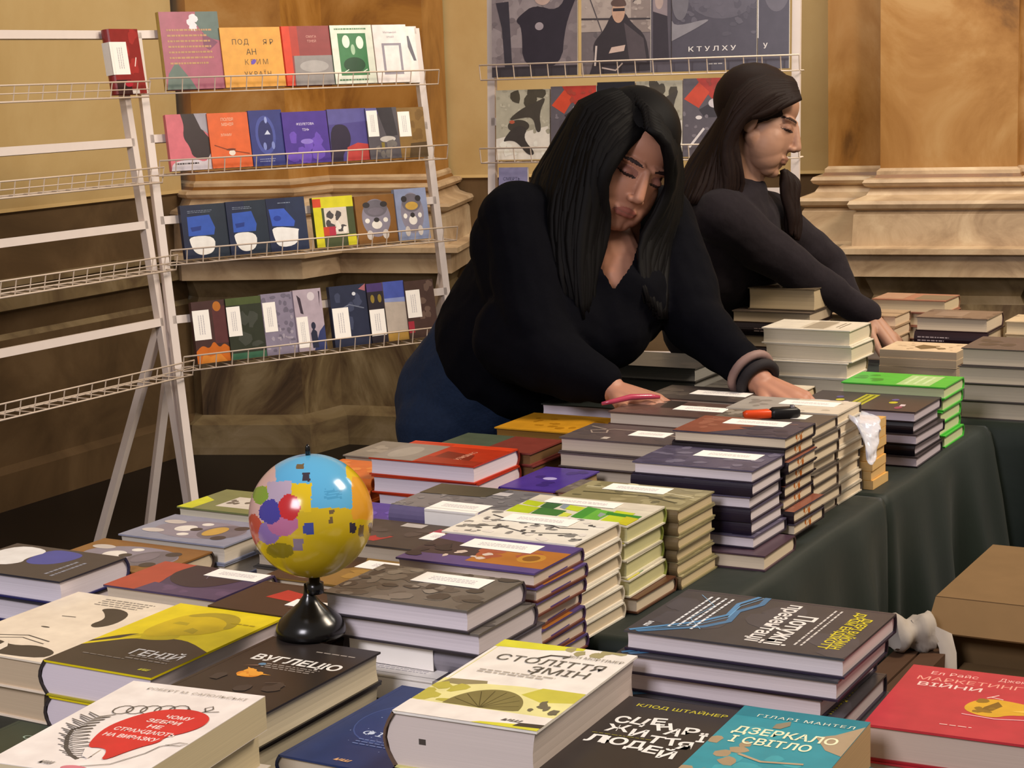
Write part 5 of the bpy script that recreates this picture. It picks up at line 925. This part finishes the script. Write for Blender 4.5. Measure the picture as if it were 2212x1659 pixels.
locks(mb, [[(1728, 212, 4.420), (1690, 226, 4.400), (1650, 246, 4.395), (1610, 252, 4.395), (1584, 296, 4.400), (1590, 350, 4.400), (1604, 395, 4.410), (1594, 440, 4.410)],
           [(1722, 196, 4.440), (1672, 200, 4.400), (1628, 226, 4.390), (1590, 268, 4.390), (1570, 320, 4.395), (1572, 376, 4.390), (1568, 420, 4.390), (1545, 450, 4.390)],
           [(1716, 180, 4.460), (1660, 168, 4.440), (1606, 196, 4.420), (1578, 250, 4.410), (1554, 310, 4.420), (1530, 360, 4.420), (1508, 400, 4.400), (1490, 440, 4.390)],
           [(1708, 172, 4.520), (1640, 158, 4.520), (1590, 192, 4.530), (1566, 250, 4.540), (1530, 306, 4.550), (1494, 354, 4.540), (1470, 396, 4.520), (1452, 440, 4.480)]], 100, .0125, HAIR2, 12, .004)
locks(mb, [[(1690, 366, 4.520), (1694, 400, 4.520), (1700, 440, 4.520), (1704, 480, 4.520), (1706, 510, 4.520)], [(1700, 372, 4.58), (1714, 396, 4.57), (1716, 430, 4.560), (1718, 480, 4.550), (1720, 520, 4.540)]], 12, .013, HAIR2, 15)
inv = W2.matrix_world.inverted(); mb.v = [inv @ p for p in mb.v]; mb.build('hair', W2)

# ------------------------------------------------------------------ globe
gz = .838 + .0004; gb = onz(672, 1368, gz); GC = ony(672, 1114, gb.y); GR = 134 / F * (GC - Vector((0, 0, CAMZ))).dot(CF)
GLB = empty('globe', gb, 0, 'small colourful desk globe on a black stand, standing on the orange-burst book', 'globe'); bpy.context.view_layer.update()
cols = ['#c9ac1e', '#5aa9d4', '#d99a2a', '#d8b81e', '#b3a0b4', '#7d9a3a', '#c22c30', '#453f94', '#b56c92', '#8a6fa8', '#bb5440', '#cfa9a2', '#8a7a1c', '#3f4a94', '#8a7888', '#3a3340', '#6e5a3a', '#4a97c2']
gm = [mat(c, .16, .05, 20, .5) for c in cols]
def gcls(x, y):
    from mathutils import noise as N
    x += .02 * N.noise(Vector((x * 9, y * 9, 0))); y += .02 * N.noise(Vector((x * 9, y * 9, 5)))
    for cx, cy, w_, h_, k in ((-.04, -.20, .075, .09, 13), (-.20, -.45, .075, .09, 14), (.65, -.19, .05, .08, 15), (.79, -.24, .045, .09, 16), (.95, -.2, .03, .09, 16), (-.08, .61, .06, .065, 15), (-.18, .78, .06, .05, 16), (.32, .06, .035, .035, 16), (.32, -.07, .03, .05, 16)):
        if abs(x - cx) < w_ and abs(y - cy) < h_: return k
    if .20 < x < .48 and .26 < y < .42 and int((y + 2) * 60) % 3: return 17
    if x > .64 and -.06 < y < .62: return 2
    if x > .55 and y > .62 - (x - .55): return 3
    e = lambda cx, cy, rx, ry: ((x - cx) / rx) ** 2 + ((y - cy) / ry) ** 2 < 1
    if e(-.34, .13, .17, .20): return 6
    if e(-.64, .06, .18, .19): return 7
    if e(-.44, -.13, .24, .19): return 8
    if e(-.66, -.27, .17, .18): return 9
    if e(-.90, -.22, .14, .24): return 10
    if e(-.80, .33, .13, .15): return 5
    if -.31 < x < .0 and .06 < y < .50: return 3
    if -.70 < x <= -.31 and .2 < y < .54: return 4
    if y > .48 and x < 0: return 1 if x > -.55 - .1 * (y - .5) else 11
    if x >= 0 and y > .12: return 1
    if x < -.72 and y > -.1: return 11
    if e(-.48, -.55, .22, .12): return 12
    return 0
nu, nv = 260, 150; vs = []; fs = []; mi = []
td = (Vector((0, 0, CAMZ)) - GC).normalized(); rx_ = CR; ry_ = td.cross(rx_).normalized(); rx_ = ry_.cross(td)
for i in range(nv + 1):
    for j in range(nu):
        t, p = math.pi * i / nv, 2 * math.pi * j / nu; vs.append(Vector((math.sin(t) * math.cos(p), math.sin(t) * math.sin(p), math.cos(t))))
gmb = MB(); idx = {m: gmb.mi(m) for m in gm}
for i in range(nv):
    for j in range(nu):
        a, b = i * nu + j, i * nu + (j + 1) % nu; f = (a, a + nu, b + nu, b); c = (vs[a] + vs[b + nu]) / 2
        x, y = c.dot(rx_), c.dot(ry_)
        if c.dot(td) < 0: x = -x * .9; 
        gmb.f.append(f); gmb.m.append(idx[gm[gcls(x, y)]]); gmb.s.append(True)
gmb.v = [GC - gb + v * GR for v in vs]; gmb.build('ball', GLB)
BLKP = mat('#0d0b0b', .22, .1, 30, .5)
def lathe(prof, c, m, n=40):
    mb = MB(); mb.loft([[Vector((c.x + r * math.cos(2 * math.pi * k / n), c.y + r * math.sin(2 * math.pi * k / n), c.z + z)) for k in range(n)] for r, z in prof], m); return mb
hb_ = GC.z - GR - gb.z
lathe([(.0405, 0), (.0415, .004), (.040, .011), (.036, .018), (.026, .027), (.014, .037), (.007, .047), (.0055, .06), (.0055, hb_ * .72)], Vector((0, 0, 0)), BLKP).build('base', GLB)
lathe([(.0095, hb_ * .70), (.0105, hb_ * .72), (.0105, hb_ * .88), (.007, hb_ * .9), (.006, hb_ + .004)], Vector((GC.x - gb.x, GC.y - gb.y, 0)), BLKP).build('neck', GLB)
lathe([(.003, hb_ + 2 * GR - .002), (.003, hb_ + 2 * GR + .010), (.001, hb_ + 2 * GR + .013)], Vector((GC.x - gb.x, GC.y - gb.y, 0)), BLKP, 12).build('axis_pin', GLB)

# ------------------------------------------------------------------ small things on the stacks
zk = .905; k0, k1 = onz(1606, 896, zk + .008), onz(1726, 890, zk + .008)
dk = (k1 - k0).normalized(); KN_ = empty('utility_knife', k0, 0, 'orange and black utility knife lying on the pale grey and cream pile', 'knife'); nk_ = dk.cross(Vector((0, 0, 1)))
Lk = (k1 - k0).length
def blade(a, b, w0, w1, h, m, nm):
    mb = MB(); r = []
    for t, w_, hh in ((a, w0, h * .6), (a + (b - a) * .12, w0 * 1.05, h), (a + (b - a) * .88, w1 * 1.05, h), (b, w1 * .8, h * .6)):
        c = dk * (Lk * t) ; r.append([c + nk_ * (w_ * x) + Vector((0, 0, hh * z)) for x, z in ((-1, -.5), (-.8, -.8), (.8, -.8), (1, -.5), (1, .5), (.8, .8), (-.8, .8), (-1, .5))])
    mb.loft(r, m); mb.build(nm, KN_)
blade(0.0, .52, .007, .011, .008, mat('#d9481a', .35), 'handle'); blade(.48, 1.0, .0115, .011, .011, mat('#141214', .4), 'grip'); blade(.84, .92, .005, .005, .016, mat('#6a6468', .3), 'thumb_slide')
pk0, pk1 = onz(1300, 872, .901), onz(1425, 858, .903)
mb = MB(); mb.tube([pk0 - pk0, (pk1 - pk0) * .2 + Vector((0, 0, .002)), (pk1 - pk0) * .5 + Vector((0, 0, .006)), (pk1 - pk0) * .85 + Vector((0, 0, .003)), pk1 - pk0], [.003, .0045, .0055, .005, .003], mat('#b5405a', .2, .1, 30, .6), 12)
o = mb.build('marker_pen'); o.location = pk0; tag(o, 'glossy pink marker pen under the hand of the person in navy', 'pen')
FILM = mat('#e3e6f2', .15, .05, 60, .5, .3, 0, .0, .6)
mb = MB(); fp = [[(1740, 862, 3.18), (1790, 864, 3.16), (1850, 884, 3.12), (1900, 900, 3.08)], [(1752, 870, 3.14), (1806, 878, 3.10), (1862, 912, 3.05), (1902, 922, 3.04)], [(1800, 880, 3.08), (1846, 912, 3.03), (1880, 956, 3.00), (1898, 958, 3.02)], [(1852, 904, 3.02), (1866, 950, 2.985), (1876, 1000, 2.97), (1890, 1000, 2.99)]]
g = [[ony(*p) for p in r_] for r_ in fp]; n1 = 16; grid = []
for i in range(n1):
    cs_ = [smoothc(r_, n1) for r_ in g]
cols_ = [smoothc([cs_[r_][k] for r_ in range(4)], n1) for k in range(n1)]
rg = random.Random(4); o0 = g[0][0]
cols_ = [[p - o0 + CF * (.006 * math.sin(i * 1.7 + k * .9) + rg.uniform(-.002, .002)) for i, p in enumerate(c)] for k, c in enumerate(cols_)]
mb.loft(cols_, FILM, True, False, False); o = mb.build('plastic_film'); o.location = o0; tag(o, 'sheet of clear plastic film hanging from the hand of the person in navy', 'plastic film')
md = o.modifiers.new('thick', 'SOLIDIFY'); md.thickness = .0006

# ------------------------------------------------------------------ cartons on the floor inside the tables
CARD = mat('#6f573a', .8, .12, 18, .1); CARDI = mat('#7a6143', .8, .12, 18, .1); CARDD = mat('#4d382a', .8, .12, 18, .1)
def panel(mb, pts, m, th=.004):
    pts = [Vector(p) for p in pts]; n = (pts[1] - pts[0]).cross(pts[2] - pts[0]).normalized() * th
    k = len(pts); mb.add(pts + [p + n for p in pts], [tuple(range(k - 1, -1, -1)), tuple(range(k, 2 * k))] + [(i, (i + 1) % k, k + (i + 1) % k, k + i) for i in range(k)], m)
def carton(u0, u1, v0, v1, h, yaw, lab, flaps, closed=True, CARD=CARD, CARDI=CARDI):
    c = uv((u0 + u1) / 2, (v0 + v1) / 2, 0); root = empty('cardboard_box', c, math.radians(yaw), lab, 'box'); a, b = (v1 - v0) / 2, (u1 - u0) / 2
    mb = MB(); t = .004
    mb.box((-a, -b, 0), (a, b, t), CARD); mb.box((-a, -b, t), (-a + t, b, h), CARD); mb.box((a - t, -b, t), (a, b, h), CARD); mb.box((-a + t, -b, t), (a - t, -b + t, h), CARD); mb.box((-a + t, b - t, t), (a - t, b, h), CARD)
    mb.build('carton_body', root)
    if closed:
        for s_ in (-1, 1):
            f_ = MB(); f_.box((-a if s_ < 0 else .002, -b, h), (-.002 if s_ < 0 else a, b, h + .004), CARDI); f_.build('top_flap', root)
    for side, ang, L in flaps:
        mb = MB(); r = math.radians(ang); o_, z = L * math.cos(r), h + L * math.sin(r)
        q = {'l': [(-a, -b, h), (-a, b, h), (-a - o_, b, z), (-a - o_, -b, z)], 'r': [(a, b, h), (a, -b, h), (a + o_, -b, z), (a + o_, b, z)], 'f': [(a, -b, h), (-a, -b, h), (-a, -b - o_, z), (a, -b - o_, z)], 'b': [(-a, b, h), (a, b, h), (a, b + o_, z), (-a, b + o_, z)]}[side]
        panel(mb, q, CARDI); mb.build('flap', root)
    return root
carton(2.89, 3.25, -.84, -.30, .60, -29.5, 'tall closed cardboard box on the floor beside the long table', [('f', -38, .07)])
carton(2.50, 2.865, -.785, -.30, .50, -29.5, 'lower cardboard box on the floor in front of the tall one', [('r', -50, .1)])
carton(2.55, 2.86, -.88, -.80, .53, -29.5, 'narrow brown cardboard box on the floor with crumpled paper on top', [], True, CARDD, CARDD)
# crumpled roll of paper lying on the small carton
pr = empty('paper_roll', (0, 0, 0), 0, 'crumpled roll of white packing paper lying on the narrow brown box', 'paper'); c0, c1 = onz(1928, 1372, .563), onz(2010, 1362, .563)
pr.location = c0; rg = random.Random(2); mb = MB(); rings = []; ax = (c1 - c0); xx = ax.normalized().cross(Vector((0, 0, 1))).normalized(); yy = ax.normalized().cross(xx)
for i in range(13):
    t = i / 12; rad = .027 + .005 * math.sin(i * .9) + (.006 if i > 10 else 0)
    rings.append([ax * t + (xx * math.cos(2 * math.pi * k / 20) + yy * math.sin(2 * math.pi * k / 20)) * (rad + .004 * math.sin(k * .94 + i * .5) + .0015 * math.sin(k * 1.9 + i)) for k in range(20)])
for i in range(12, 5, -1):
    rings.append([ax * (i / 12) + (p - ax) * .66 for p in rings[12]])
mb.loft(rings, mat('#a59c92', .85, .06, 60, .1), True, False); mb.build('roll', pr)
mb = MB(); a_ = c1 - c0; mb.loft([[a_ * .9 + Vector((.0, -.02, .02)), a_ + Vector((.012, -.025, .01)), a_ + Vector((.03, -.02, -.0))], [a_ * .95 + Vector((.01, -.03, -.02)), a_ + Vector((.02, -.035, -.02)), a_ + Vector((.036, -.028, -.03))], [a_ + Vector((.01, -.036, -.055)), a_ + Vector((.022, -.04, -.06)), a_ + Vector((.036, -.034, -.07))]], mat('#b9b0a6', .85, .06, 60, .1), True, False, False); mb.build('loose_end', pr)
